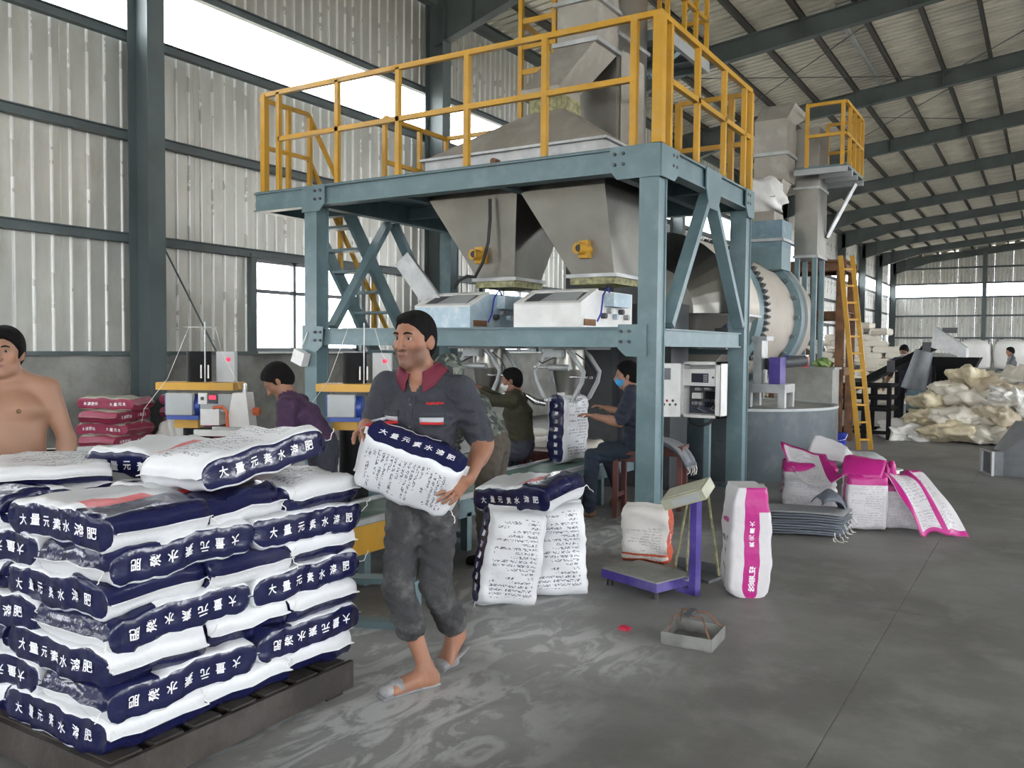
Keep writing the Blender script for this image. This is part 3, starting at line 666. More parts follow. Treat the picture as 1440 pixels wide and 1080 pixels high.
# conveyors
def conveyor(label, xc, ya, yb, front):
    c = thing('belt_conveyor', label, 'conveyor', (xc, (ya+yb)/2, 0), 'belt conveyors of the bagging line')
    w = .23
    MB().bb(xc-w, xc+w, ya, yb, .385, .425).build('belt', belt_green, c)
    for s in (-1, 1):
        MB().bb(xc+s*(w+.005), xc+s*(w+.03), ya+.25, yb, .27, .41).build('side_frame', teal, c)
        MB().bb(xc+s*(w+.005), xc+s*(w+.035), ya-.02, ya+.9, .22, .405).build('end_plate', yellow, c)
        MB().bb(xc+s*w, xc+s*(w+.04), ya, yb, .412, .445).build('side_strip', galv, c)
    for yy in (ya+.02, yb-.02): MB().cyl((xc-w, yy, .36), (xc+w, yy, .36), .065, n=14).build('roller', galv, c)
    yy = ya+.45
    while yy < yb:
        for s in (-1, 1): MB().bb(xc+s*w-.03, xc+s*w+.03, yy-.03, yy+.03, .01, .30).build('leg', teal, c)
        MB().bb(xc-w, xc+w, yy-.02, yy+.02, .10, .14).build('leg_tie', teal, c)
        yy += 1.15
    if front:
        MB().cyl((xc+w+.05, ya+.95, .28), (xc+w+.3, ya+.95, .28), .085, n=16).build('drive_motor', dark_grey, c)
        MB().bb(xc+w+.08, xc+w+.2, ya+.88, ya+1.0, .36, .42).build('terminal_box', teal, c)
        MB().cyl((xc+w+.18, ya+.62, .06), (xc+w+.18, ya+.62, .34), .012, n=8).build('height_screw', chrome, c)
    return c
conveyor('green belt conveyor with yellow end plates running behind the man carrying a sack', -3.95, 3.75, 8.4, True)
conveyor('rear green belt conveyor mostly hidden beyond the sewing heads', -4.95, 3.6, 8.4, False)
fr_ = thing('adjustment_frame', 'low teal U-shaped steel frame on the powdery floor by the walking man', 'frame', (-3.2, 3.7, 0))
MB().bb(-3.36, -3.28, 3.52, 3.6, 0, .26).build('upright', teal, fr_); MB().bar((-3.4, 3.56, .245), (-2.98, 3.78, .245), .10, .03).build('top_bar', teal, fr_)
MB().bar((-3.36, 3.54, .02), (-2.88, 3.72, .02), .09, .04).build('base_bar', teal, fr_); MB().bb(-3.02, -2.96, 3.74, 3.82, 0.03, .24).build('upright', teal, fr_)
MB().cyl((-3.33, 3.57, .26), (-3.33, 3.57, .5), .01, n=8).build('threaded_rod', chrome, fr_)

# sewing heads on pillars
def sewing(label, x, y, full):
    s = thing('bag_sewing_machine', label, 'sewing machine', (x, y, 0), 'bag sewing machines')
    c, sn = math.cos(.52), math.sin(.52)           # faces the camera side a little
    def P(a, b_, z): return (x+a*c-b_*sn, y+a*sn+b_*c, z)
    Rz = Matrix.Rotation(.52, 3, 'Z')
    def bx(nm, a0, a1, b0, b1, z0, z1, mt, par=s):
        return MB().box(P((a0+a1)/2, (b0+b1)/2, (z0+z1)/2), (a1-a0, b1-b0, z1-z0), 0, 0, Rz).build(nm, mt, par)
    bx('base_plate', -.3, .3, -.15, .3, 0, .04, dark_grey)
    MB().cyl(P(-.08, .1, .04), P(-.08, .1, .92), .11, n=20).build('pillar', black_metal, s)
    MB().cyl(P(-.08, .12, 1.27), P(-.08, .12, 1.50), .09, n=20).build('thread_drum', black_metal, s)
    bx('table_plate', -.32, .26, -.10, .16, 1.215, 1.27, yellow)
    bx('lower_bracket', -.20, -.02, -.06, .06, .93, 1.03, yellow)
    mo = MB().cyl(P(-.20, -.05, 1.10), P(.02, -.05, 1.10), .085, n=18).build('motor', blue_motor, s)
    bx('motor_foot', -.22, .02, -.15, .02, 1.00, 1.03, blue_motor, mo); bx('motor_cover', -.215, -.02, -.17, -.11, 1.035, 1.195, grey_paint, mo)
    bx('motor_cap', -.235, -.215, -.14, .03, 1.04, 1.19, blue_motor, mo)
    bx('switch_box', .06, .20, .10, .16, 1.27, 1.50, grey_paint)
    MB().sphere(P(.155, .09, 1.44), .016, 10).build('signal_lamp', red_lamp, s)
    MB().cyl(P(.02, -.02, 1.27), P(.02, -.02, 1.72), .005, n=8).build('thread_mast', galv, s)
    bx('mast_arm', -.14, .12, -.022, -.018, 1.68, 1.684, grey_paint)
    for a in (-.01, .045): MB().cyl(P(a, -.02, 1.30), P(a, -.02, 1.40), .006, n=8).build('spool_pin', white_paint, s)
    MB().tube([P(-.10, -.02, 1.68), P(-.22, -.12, 1.30), P(-.36, -.2, 1.08), P(-.38, -.2, .98)], .0018, 4).build('sewing_thread', thread, s)
    MB().tube([P(.10, -.02, 1.68), P(.16, -.05, 1.5), P(.30, -.06, 1.23)], .0018, 4).build('sewing_thread', thread, s)
    if full:
        bx('head_arm', .02, .34, -.12, .05, 1.06, 1.19, grey_paint)
        hd = MB().prism([P(.22, -.14, .93), P(.40, -.14, .93), P(.37, -.14, 1.2), P(.27, -.14, 1.2)], Vector(P(0, .16, 0))-Vector(P(0, 0, 0))).build('sewing_head', white_paint, s)
        bx('counter', .09, .155, -.14, -.12, 1.12, 1.19, screen); bx('counter_digits', .098, .147, -.146, -.139, 1.15, 1.18, red_lamp)
        bx('switch_plate', .015, .08, -.14, -.12, 1.115, 1.195, white_paint); bx('switch_knob', .038, .058, -.152, -.139, 1.145, 1.168, dark_grey)
        bx('drum_guard', .03, .17, -.14, .02, .96, 1.08, white_paint)
        MB().tube([P(.13, -.15, 1.09), P(.20, -.16, 1.10), P(.235, -.16, 1.06), P(.24, -.16, .95)], .012, 8).build('air_hose', orange_hose, s)
        bx('presser_bed', .12, .36, -.15, -.05, .89, .95, galv); bx('front_rail', .0, .5, -.19, -.15, .885, .93, white_paint)
        MB().cyl(P(.33, -.05, 1.2), P(.33, -.05, 1.27), .022, n=10).build('thread_tensioner', chrome, s)
        MB().cyl(P(.40, -.06, 1.06), P(.45, -.06, 1.06), .03, n=12).build('handwheel', orange_hose, s)
    return s
sewing('left bag sewing machine with red counter, blue motor and yellow table plate', -5.38, 4.28, True)
sewing('bag sewing machine with blue motor just behind the walking man', -4.33, 4.86, False)
for lb, z in (('long grey guide trough running past the left sewing machine', .78),):
    o = MB().bar((-5.62, 3.0, z), (-5.22, 3.95, z), .10, .16).build('guide_trough', grey_paint); tag(o, lb, 'trough')
    MB().bb(-5.57, -5.51, 3.17, 3.23, 0, z-.08).build('leg', teal, o); MB().bb(-5.32, -5.26, 3.77, 3.83, 0, z-.08).build('leg', teal, o)

# little white box strapped to the front-left post
jb = MB().box((-7.02, 6.88, 1.42), (.17, .1, .15), 0, 0, Matrix.Rotation(.35, 3, 'Y')).build('junction_box', white_paint); tag(jb, 'small white junction box hanging askew on the front-left platform post', 'box')
MB().tube([(-7.05, 6.9, 1.5), (-7.0, 6.92, 1.62), (-6.97, 6.93, 1.70)], .006, 6).build('cable', thread, jb)

# control cabinet with open door
cb = thing('control_cabinet', 'white electrical cabinet standing open with a keypad panel and wiring', 'cabinet', (-3.05, 8.72, 0))
x0, x1, y0, y1, z0, z1 = -3.26, -2.84, 8.60, 8.84, .84, 1.42
MB().bb(x0, x1, y1-.01, y1, z0, z1).bb(x0, x0+.02, y0, y1, z0, z1).bb(x1-.02, x1, y0, y1, z0, z1).bb(x0, x1, y0, y1, z0, z0+.02).bb(x0, x1, y0, y1, z1-.02, z1).bb(x0, x0+.03, y0, y0+.02, z0, z1).bb(x1-.05, x1, y0, y0+.02, z0, z1).bb(x0, x1, y0, y0+.02, z0, z0+.03).bb(x0, x1, y0, y0+.02, z1-.03, z1).build('body', white_paint, cb)
ip = MB().bb(x0+.03, x1-.06, y0+.015, y0+.03, 1.17, 1.345).build('inner_panel', white_paint, cb)
MB().bb(-3.15, -2.97, y0+.006, y0+.016, 1.205, 1.30).build('display', screen, ip)
for a in range(3):
    for b_ in range(4): MB().bb(-3.02+.016*a, -3.01+.016*a, y0+.002, y0+.007, 1.215+.02*b_, 1.228+.02*b_).build('key', grey_paint, ip)
MB().cyl((-2.92, y0+.016, 1.26), (-2.92, y0, 1.26), .011, n=10).build('lock', dark_grey, ip)
bk = MB().bb(x0+.02, x1-.02, y1-.03, y1-.011, z0+.03, 1.16).build('backplate', dark_grey, cb)
for k, (a, zz, w, h, mt) in enumerate(((-3.14, 1.06, .10, .06, white_paint), (-3.02, 1.07, .05, .08, black_metal), (-2.96, 1.07, .05, .08, black_metal), (-3.14, .98, .1, .03, grey_paint), (-3.0, .97, .10, .05, black_metal), (-2.93, .92, .06, .06, navy_motor), (-3.13, 1.13, .06, .03, grey_paint), (-3.03, 1.135, .06, .02, grey_paint))):
    MB().bb(a-w/2, a+w/2, y1-.1, y1-.03, zz-h/2, zz+h/2).build('breaker', mt, bk)
for k in range(7):
    a = -3.18+.045*k; MB().tube([(a, y1-.06, 1.03), (a+.03, y0+.1, .98), (a-.01, y0+.08, .93), (a+.04, y1-.05, .89)], .004, 5).build('wire', [blue_plastic, rubber, grey_paint][k % 3], bk)
dr = MB().bar((-3.265, 8.60, 1.12), (-3.50, 8.44, 1.12), .018, .56).build('door', white_paint, cb)
MB().bar((-3.35, 8.529, 1.29), (-3.45, 8.461, 1.29), .022, .12).build('door_window', screen, dr)
for k in range(6): MB().sphere((-3.30-.025*k, 8.56-.017*k+.0, .97+.04*(k % 2)), .014, 8).build('switch_back', [dark_grey, red_plastic][k == 3], dr)
MB().bb(-3.09, -3.03, 8.845, 8.905, 0, 1.3).build('stand', teal, cb)
MB().tube([(-3.2, 8.7, .84), (-3.18, 8.68, .77), (-3.08, 8.67, .75), (-2.98, 8.7, .78), (-2.95, 8.72, .84)], .014, 8).build('cable_loop', rubber, cb)
# ---------------------------------------------------------------- rotary drum line behind the platform
DC, DZc = -4.0, 2.02
dm = thing('rotary_drum', 'cream rotary granulator drum with a toothed girth gear and riding rings', 'drum', (DC, 11.8, 0))
MB().cyl((DC, 10.1, DZc), (DC, 14.0, DZc), .86, n=48, cap=True).build('shell', drum_cream, dm)
gm = MB(); NG = 72; ga = []
for k in range(NG*4):
    r = .98 if (k % 4) in (1, 2) else .93
    a = 2*math.pi*k/(NG*4); ga.append((DC+r*math.cos(a), r*math.sin(a)+DZc))
gm.prism([(x, 10.98, z) for x, z in ga], (0, .12, 0)); gm.build('girth_gear', dark_grey, dm)
MB().cyl((DC, 10.72, DZc), (DC, 10.98, DZc), .93, n=48).build('gear_seat', teal, dm)
MB().cyl((DC, 12.78, DZc), (DC, 12.98, DZc), .96, n=48).build('riding_ring', teal, dm)
MB().cyl((DC, 13.05, DZc), (DC, 13.12, DZc), .99, n=48).build('end_flange', grey_paint, dm)
for k in range(20):
    a = 2*math.pi*k/20; c, s = math.cos(a)*.91, math.sin(a)*.91
    MB().bar((DC+c, 12.70, DZc+s), (DC+c, 13.06, DZc+s), .05, .05, (c, 0, s)).build('ring_shim', teal_dk, dm)
# feed hood: half-round casing on a tapered hopper
hd = thing('feed_hood', 'beige half-round feed hood with a tapered grey bottom in front of the drum', 'hood', (DC, 10.0, 0))
def arc(r, y, n=20): return [(DC+r*math.cos(math.pi*k/n), y, DZc-.06+r*math.sin(math.pi*k/n)) for k in range(n+1)]
MB().loft([arc(.98, 9.72), arc(.98, 10.6)], cap=False, smooth=True).build('curved_cover', hood_cream_lit, hd)
MB().loft([arc(.98, 9.72), arc(.55, 9.45)], smooth=False).build('front_cone', stainless, hd)
MB().loft([ring4(DC-.98, DC+.98, 9.70, 10.6, 1.96), ring4(DC-.45, DC+.45, 9.85, 10.4, 1.55)]).build('tapered_bottom', dusty_steel, hd)
MB().bb(DC-1.0, DC+1.0, 9.70, 10.62, 1.94, 1.965).build('flange', galv, hd)
for x in (DC-.9, DC+.85): MB().bb(x-.05, x+.05, 10.2, 10.3, 0, 1.94).build('leg', teal, hd)
# drive shelf with motors
ds = thing('drive_frame', 'teal drive frame carrying navy motors beside the drum', 'drive', (-3.2, 10.3, 0))
MB().ibeam((-4.2, 9.86, 1.68), (-3.02, 9.86, 1.68), .1, .1).build('beam', teal, ds); MB().ibeam((-4.2, 9.86, 1.52), (-3.02, 9.86, 1.52), .08, .06).build('beam', teal_dk, ds)
for x in (-4.15, -3.08): MB().bb(x-.05, x+.05, 9.81, 9.91, 0, 1.64).build('leg', teal_dk, ds)
mo = MB().cyl((-3.17, 9.86, 1.80), (-3.17, 9.86, 2.2), .105, n=18).cyl((-3.17, 9.86, 2.2), (-3.17, 9.86, 2.26), .11, .07, 18).build('motor', navy_motor, ds)
MB().bb(-3.3, -3.04, 9.76, 9.96, 1.73, 1.8).build('motor_base', dark_grey, mo); MB().bb(-3.06, -2.98, 9.8, 9.9, 1.95, 2.06).build('terminal_box', navy_motor, mo)
# concrete-grey round tank with gearbox stand and clutter
tk = thing('mixing_tank', 'large round blue-grey steel tank with dusty rim behind the rear platform post', 'tank', (-3.55, 11.15, 0))
def ringc(r, z, n=56): return [(-3.55+r*math.cos(2*math.pi*k/n), 11.15+r*math.sin(2*math.pi*k/n), z) for k in range(n)]
MB().loft([ringc(1.335, 0), ringc(1.335, .845)], cap=False, smooth=True).loft([ringc(1.30, .845), ringc(1.30, .3)], cap=False, smooth=True).build('shell', tank_blue, tk)
MB().loft([ringc(1.345, .83), ringc(1.345, .86), ringc(1.29, .86), ringc(1.29, .83)], cap=False).build('rim', grey_paint, tk)
MB().loft([ringc(1.29, .80), ringc(1.29, .84)]).build('lid', concrete, tk)
gs = thing('gearbox_stand', 'white-dusted gearbox stand with purple block standing on the round tank', 'gearbox', (-2.85, 10.5, .86))
MB().bb(-3.10, -2.62, 10.28, 10.75, 1.04, 1.14).build('dusty_top', galv, gs)
for x in (-3.06, -2.66):
    for y in (10.32, 10.7): MB().bb(x-.04, x+.04, y-.04, y+.04, .862, 1.04).build('leg', galv, gs)
MB().bb(-3.02, -2.92, 10.36, 10.62, 1.14, 1.7).build('bearing_column', galv, gs); MB().bb(-2.83, -2.7, 10.36, 10.62, 1.14, 1.46).build('purple_block', purple, gs)
MB().bb(-3.04, -2.86, 10.34, 10.64, 1.66, 1.71).build('cap_plate', galv, gs)
MB().cyl((-2.9, 10.5, 1.38), (-2.55, 10.9, 1.42), .07, n=14).build('shaft', dark_grey, gs)
bs = thing('block_pier', 'plain grey rendered block pier behind the round tank', 'pier', (-2.8, 12.75, 0))
MB().bb(-3.35, -2.55, 12.55, 13.0, 0, 1.28).build('block', concrete, bs); MB().bb(-3.38, -2.52, 12.52, 13.03, 1.28, 1.31).build('cap', concrete, bs)
def jar(nm, label, cat, x, y, z, r, h, mt, lid):
    o = thing(nm, label, cat, (x, y, z)); MB().cyl((x, y, z), (x, y, z+h), r, r*.95, 16).build('body', mt, o); MB().cyl((x, y, z+h), (x, y, z+h+.02), r*1.03, r*1.03, 16).build('lid', lid, o)
jar('paint_tin', 'pink paint tin standing on the grey block pier', 'tin', -2.98, 12.62, 1.31, .085, .15, red_plastic, white_paint)
jar('paint_tin', 'small white tin beside the pink tin on the pier', 'tin', -3.17, 12.62, 1.31, .06, .14, white_paint, blue_plastic)
greenrag = pm('green_rag', (.20, .30, .10), .9, 0, .4, 12)
def crumple(nm, label, cat, c, r, mt, seed, group=None, amp=.35, n=18, parent=None):
    rr = random.Random(seed); ph = [(rr.uniform(0, 6.3), rr.uniform(1.2, 5), rr.uniform(1, 5)) for _ in range(7)]
    mb = MB()
    def P(u, v):
        a = math.pi*u; b_ = 2*math.pi*v; d = 1+sum(amp/(k+2)*math.sin(p[0]+p[1]*math.sin(a)*math.cos(b_)*2+p[2]*math.cos(a)*2+k*b_) for k, p in enumerate(ph))
        e = .75
        sa, ca, sb, cb_ = math.sin(a), math.cos(a), math.sin(b_), math.cos(b_)
        f = lambda q: math.copysign(abs(q)**e, q)
        return (c[0]+r[0]*f(sa)*f(cb_)*d, c[1]+r[1]*f(sa)*f(sb)*d, c[2]+max(r[2]*f(ca)*d, -r[2]))
    mb.grid(P, n, n*2, 0, True, True)
    o = mb.build(nm, mt, parent, None if parent else (c[0], c[1], c[2]-r[2])); 
    if not parent: tag(o, label, cat, group)
    return o
crumple('rag', 'green rag heaped on the grey block pier', 'rag', (-2.72, 12.70, 1.37), (.11, .1, .06), greenrag, 3)
# second elevator
e2 = thing('bucket_elevator', 'second bucket elevator with white-wrapped joint, blue boot box and small yellow gallery', 'elevator', (-3.5, 13.5, 0))
MB().loft([ring4(-3.84, -3.36, 13.0, 13.5, 4.05), ring4(-3.84, -3.36, 13.0, 13.5, 4.95), ring4(-3.78, -3.3, 13.2, 14.1, 5.2)]).build('head_duct', dusty_steel, e2)
MB().bb(-3.87, -3.33, 12.97, 13.53, 4.42, 4.47).build('flange', galv, e2)
MB().loft([ring4(-3.82, -3.38, 12.9, 13.4, 4.05), ring4(-3.86, -3.42, 12.62, 13.1, 3.75)]).build('offset_duct', dusty_steel, e2)
crumple('wrapped_joint', '', '', (-3.64, 12.86, 3.80), (.30, .28, .27), white_paint, 11, None, .16, 16, e2)
MB().loft([ring4(-3.90, -3.42, 12.62, 13.1, 3.55), ring4(-3.95, -3.4, 12.55, 13.1, 3.40)]).build('transition', dusty_steel, e2)
MB().bb(-3.80, -3.27, 12.5, 13.02, 3.02, 3.40).build('blue_box', steel_blue, e2); MB().bb(-3.83, -3.24, 12.47, 13.05, 3.10, 3.14).build('flange', galv, e2)
MB().bb(-3.80, -3.27, 12.5, 13.02, 2.7, 3.02).build('lower_box', teal, e2)
MB().bb(-3.36, -3.02, 13.55, 14.15, 2.95, 4.9).build('casing', stainless, e2)
for x in (-3.32, -3.06):
    for y in (13.6, 14.1): MB().bb(x-.035, x+.035, y-.035, y+.035, 0, 2.95).build('leg', teal, e2)
for zz in (2.97, 4.0): MB().bb(-3.38, -3.0, 13.53, 14.17, zz-.02, zz+.02).build('casing_flange', galv, e2)
g0 = 4.23
MB().bb(-3.3, -2.55, 13.2, 14.5, g0-.02, g0+.02).build('gallery_grating', teal_dk, e2)
for yy in (13.22, 13.6, 14.0, 14.48): MB().bb(-3.3, -2.55, yy-.03, yy+.03, g0-.1, g0-.02).build('gallery_joist', grey_paint, e2)
for x, y in ((-3.12, 13.2), (-2.62, 13.2), (-2.58, 13.5), (-2.58, 13.85), (-2.58, 14.2), (-2.58, 14.48), (-2.64, 14.48), (-3.1, 14.48)): MB().bb(x-.025, x+.025, y-.025, y+.025, g0, g0+.9).build('railing_post', yellow, e2)
for zz in (g0+.45, g0+.9):
    MB().bar((-3.14, 13.2, zz), (-2.58, 13.2, zz), .045, .045).build('rail', yellow, e2); MB().bar((-2.58, 13.2, zz), (-2.58, 14.5, zz), .045, .045).build('rail', yellow, e2); MB().bar((-2.58, 14.48, zz), (-3.12, 14.48, zz), .045, .045).build('rail', yellow, e2)
MB().bar((-3.0, 14.1, 3.3), (-2.65, 14.4, g0-.08), .05, .05).build('gallery_strut', galv, e2)
# rusty steel trestle with yellow ladder
rf = thing('rusty_trestle', 'rust-brown steel trestle of I-beams beyond the drum', 'frame', (-3.2, 15.4, 0))
for x, y in ((-2.90, 14.75), (-2.90, 15.65), (-4.2, 14.75), (-4.2, 15.65)): MB().ibeam((x, y, 0), (x, y, 2.84), .12, .12, .012, .01, (0, 1, 0)).build('post', rust, rf)
for zz, h in ((2.92, .16), (2.12, .13), (1.2, .13)):
    MB().ibeam((-4.3, 14.75, zz), (-2.82, 14.75, zz), .12, h).build('beam', rust, rf); MB().ibeam((-4.3, 15.65, zz), (-2.82, 15.65, zz), .12, h).build('beam', rust, rf)
    MB().ibeam((-2.9, 14.8, zz), (-2.9, 15.6, zz), .12, h).build('beam', rust, rf)
MB().bar((-4.15, 14.75, 1.9), (-3.0, 14.75, 1.3), .08, .1).build('brace', rust, rf)
MB().bb(-4.3, -2.82, 14.7, 15.7, 3.0, 3.02).build('top_plate', rust, rf)
for x, y in ((-3.75, 14.2), (-3.45, 14.5)): 
    pass
yl = thing('leaning_ladder', 'yellow ladder leaning against the rusty trestle', 'ladder', (-2.4, 14.3, 0))
A = Vector((-2.40, 14.33, 0)); B = Vector((-2.80, 14.60, 3.06)); sd = Vector((.16, .10, 0))
for s in (-.5, .5): MB().bar(A+sd*s*1.0+sd*(s*.0), B+sd*s, .035, .07, (1, 0, 0)).build('side_rail', yellow, yl)
for k in range(11):
    c = A.lerp(B, (k+.6)/11.4); MB().bar(c-sd*.5, c+sd*.5, .03, .03).build('rung', yellow, yl)
bu = thing('bucket', 'blue plastic bucket at the foot of the yellow ladder', 'bucket', (-2.78, 14.05, 0))
def rc(r, z): return [(-2.78+r*math.cos(2*math.pi*k/20), 14.05+r*math.sin(2*math.pi*k/20), z) for k in range(20)]
MB().loft([rc(.13, 0), rc(.17, .26), rc(.18, .27), rc(.16, .27), rc(.12, .02)], cap=False, smooth=True).build('body', blue_plastic, bu)
MB().tube([(-2.95, 14.05, .25), (-2.93, 13.95, .18), (-2.78, 13.88, .14), (-2.63, 13.95, .18), (-2.61, 14.05, .25)], .006, 6).build('handle', chrome, bu)
# dark steel rack
rk = thing('dark_rack', 'dark steel tube rack between the ladder and the sack heap', 'rack', (-2.75, 16.6, 0))
for x in (-3.2, -2.75, -2.34):
    for y in (16.2, 17.1): MB().bb(x-.035, x+.035, y-.035, y+.035, 0, .95).build('post', black_metal, rk)
for zz in (.12, .52, .72, .93):
    for y in (16.2, 17.1): MB().bb(-3.2, -2.34, y-.03, y+.03, zz-.03, zz+.03).build('rail', black_metal, rk)
    for x in (-3.2, -2.34): MB().bb(x-.03, x+.03, 16.2, 17.1, zz-.025, zz+.025).build('rail', black_metal, rk)
for x in (-3.08, -2.97, -2.55): MB().bb(x-.02, x+.02, 16.19, 16.21, .52, .93).build('rail', black_metal, rk)
# inclined conveyor with hopper and hooded head
ic = thing('inclined_conveyor', 'dark inclined conveyor rising to a hooded head over a black funnel', 'conveyor', (-2.2, 18.7, 0))
MB().bar((-3.9, 18.5, .42), (-1.72, 18.5, 1.70), .5, .06, (0, 0, 1)).build('belt', rubber, ic)
for s in (-.27, .27): MB().bar((-3.9, 18.5+s, .50), (-1.72, 18.5+s, 1.76), .04, .12).build('side_frame', black_metal, ic)
for x, z in ((-3.4, .60), (-2.5, 1.15)): MB().bb(x-.04, x+.04, 18.2, 18.28, 0, z).build('leg', black_metal, ic)
for k in range(3): MB().bb(-3.3+.62*k, -3.16+.62*k, 18.16, 18.22, .78+.36*k, 1.0+.36*k).build('bearing_block', dark_grey, ic)
MB().prism([(-1.92, 18.2, 1.62), (-1.32, 18.2, 1.42), (-1.32, 18.2, 1.62), (-1.86, 18.2, 2.02)], (0, .7, 0)).build('head_hood', galv, ic)
MB().bb(-1.75, -1.5, 18.4, 18.6, 1.9, 2.0).build('hood_motor', dark_grey, ic)
MB().loft([ring4(-1.95, -1.08, 18.05, 18.95, 1.44), ring4(-1.72, -1.32, 18.3, 18.7, .9)]).build('funnel', black_metal, ic)
for x, y in ((-1.85, 18.15), (-1.2, 18.15), (-1.85, 18.85), (-1.2, 18.85)): MB().bb(x-.03, x+.03, y-.03, y+.03, 0, 1.4).build('leg', black_metal, ic)
gfan = pm('grey_sheet', (.13, .14, .15), .5, .3, .2, 4)
mx = thing('mixer_drum', 'grey dusty mixer body under the head of the inclined conveyor', 'mixer', (-2.1, 18.0, 0))
MB().cyl((-2.18, 17.95, .82), (-2.0, 17.95, 1.55), .22, .16, 18).build('body', gfan, mx); MB().cyl((-2.25, 17.8, .62), (-1.75, 17.8, .62), .2, .2, 18).build('trough', steel_blue, mx)
for x in (-2.25, -1.8): MB().bb(x-.03, x+.03, 17.85, 17.91, 0, .65).build('leg', black_metal, mx)
# steel funnel lying on the floor at the right
fu = thing('sheet_funnel', 'grey sheet-steel funnel lying on its side at the right edge', 'funnel', (-.35, 12.7, 0))
def rot_ring(cx, cy, cz, ax, hw, hh):
    d = Vector(ax).normalized(); r = V(-d.y, d.x, 0)
    return [Vector((cx, cy, cz))+r*a*hw+V(0, 0, 1)*b_*hh for a, b_ in ((-1, -1), (1, -1), (1, 1), (-1, 1))]
ax = (.92, .38, 0)
def pc(t_): return (-.62+.92*t_, 12.45+.38*t_)
MB().loft([rot_ring(*pc(0), .155, ax, .17, .15), rot_ring(*pc(.12), .155, ax, .17, .15), rot_ring(*pc(.45), .33, ax, .36, .33), rot_ring(*pc(.7), .33, ax, .36, .33)], cap=False).build('cone', gfan, fu)
MB().loft([rot_ring(*pc(.69), .326, ax, .35, .32), rot_ring(*pc(.46), .326, ax, .35, .32), rot_ring(*pc(.12), .155, ax, .155, .135), rot_ring(*pc(0.0), .155, ax, .155, .135)], cap=False).build('lining', dark_grey, fu)
MB().loft([rot_ring(*pc(-.03), .155, ax, .21, .153), rot_ring(*pc(0), .155, ax, .21, .153), rot_ring(*pc(0), .155, ax, .155, .135), rot_ring(*pc(-.03), .155, ax, .155, .135), rot_ring(*pc(-.03), .155, ax, .21, .153)], cap=False).build('flange', galv, fu)
# ---------------------------------------------------------------- sacks
def film(name, col, rough=.28, var=.1):
    m, t, b = new_mat(name)
    tc = t.node('ShaderNodeTexCoord').outputs['Object']
    n = t.noise(tc, 5, 3); c = t.mix(n, c4([x*(1-var) for x in col]), c4([min(1, x*(1+var)) for x in col]))
    d = t.noise(tc, 7, 6, .7); c = t.mix(t.m('MULTIPLY', t.sstep(d, .58, .8), .10), c, c4((.45, .45, .46)))
    t.put(c, b.inputs['Base Color']); b.inputs['Roughness'].default_value = rough
    bp = t.node('ShaderNodeBump'); bp.inputs['Strength'].default_value = .3; bp.inputs['Distance'].default_value = .02
    t.put(t.noise(tc, 13, 3, .55), bp.inputs['Height']); t.l.new(bp.outputs[0], b.inputs['Normal'])
    return m
navy = film('navy_film', (.009, .011, .052), .2); white_f = film('white_film', (.66, .67, .69), .32, .04); red_f = film('red_film', (.62, .02, .035))
back_lines = lines_mat('white_film_printed', (.66, .67, .69), (.03, .03, .07), 24, .12, .86, .10, .88, .52, 34., .34, True, .04)
magenta = film('magenta_film', (.42, .012, .19), .4); pink_white = film('white_woven', (.56, .545, .56), .5, .05)
pink_lines = lines_mat('white_woven_printed', (.56, .545, .56), (.30, .28, .34), 26, .1, .9, .06, .92, .50, 26., .5, True, .05, .7)
darkred = film('dark_red_woven', (.23, .018, .055), .5); beige_f = film('beige_woven', (.34, .32, .26), .6, .15)
or_lines = lines_mat('dusty_white_printed', (.62, .60, .57), (.22, .2, .2), 22, .12, .88, .35, .9, .5, 24., .55, True, .06, .6)
or_red = film('orange_red_print', (.55, .08, .03), .5); dusty_white = film('dusty_white_woven', (.62, .60, .57), .55, .06)
white_ink = pm('white_ink', (.80, .80, .82), .4, 0, .03); black_ink = pm('black_ink', (.02, .02, .03), .5, 0, .03); green_ink = pm('green_ink', (.10, .25, .02), .5, 0, .3, 30); dkgreen_ink = pm('dark_green_ink', (.02, .09, .06), .5, 0, .3, 30)

RING = []   # (y, z, zone) ; zone of the strip that starts at this point: 'r' right gusset, 't' top(front), 'l' left gusset, 'b' bottom(back)
for z in (-.80, -.36, 0, .36): RING.append((1.0 if abs(z) > .1 else .985, z, 'r'))
RING.append((1.0, .80, 't'))
for y in (.965, .78, .45, .0, -.45, -.78, -.965): RING.append((y, .93 if abs(y) > .9 else (.98 if abs(y) > .7 else 1.0), 't'))
for z in (.80, .36, 0, -.36): RING.append((-1.0 if abs(z) > .1 else -.985, z, 'l'))
RING.append((-1.0, -.80, 'b'))
for y in (-.965, -.78, -.45, .0, .45, .78, .965): RING.append((y, -.93 if abs(y) > .9 else (-.98 if abs(y) > .7 else -1.0), 'b'))
US = [-1.06, -1.0, -.985, -.95, -.88, -.82, -.76, -.68, -.6, -.51, -.42, -.32, -.22, -.11, 0, .07, .14, .22, .30, .38, .46, .54, .62, .69, .76, .82, .88, .95, .985, 1.0, 1.06]

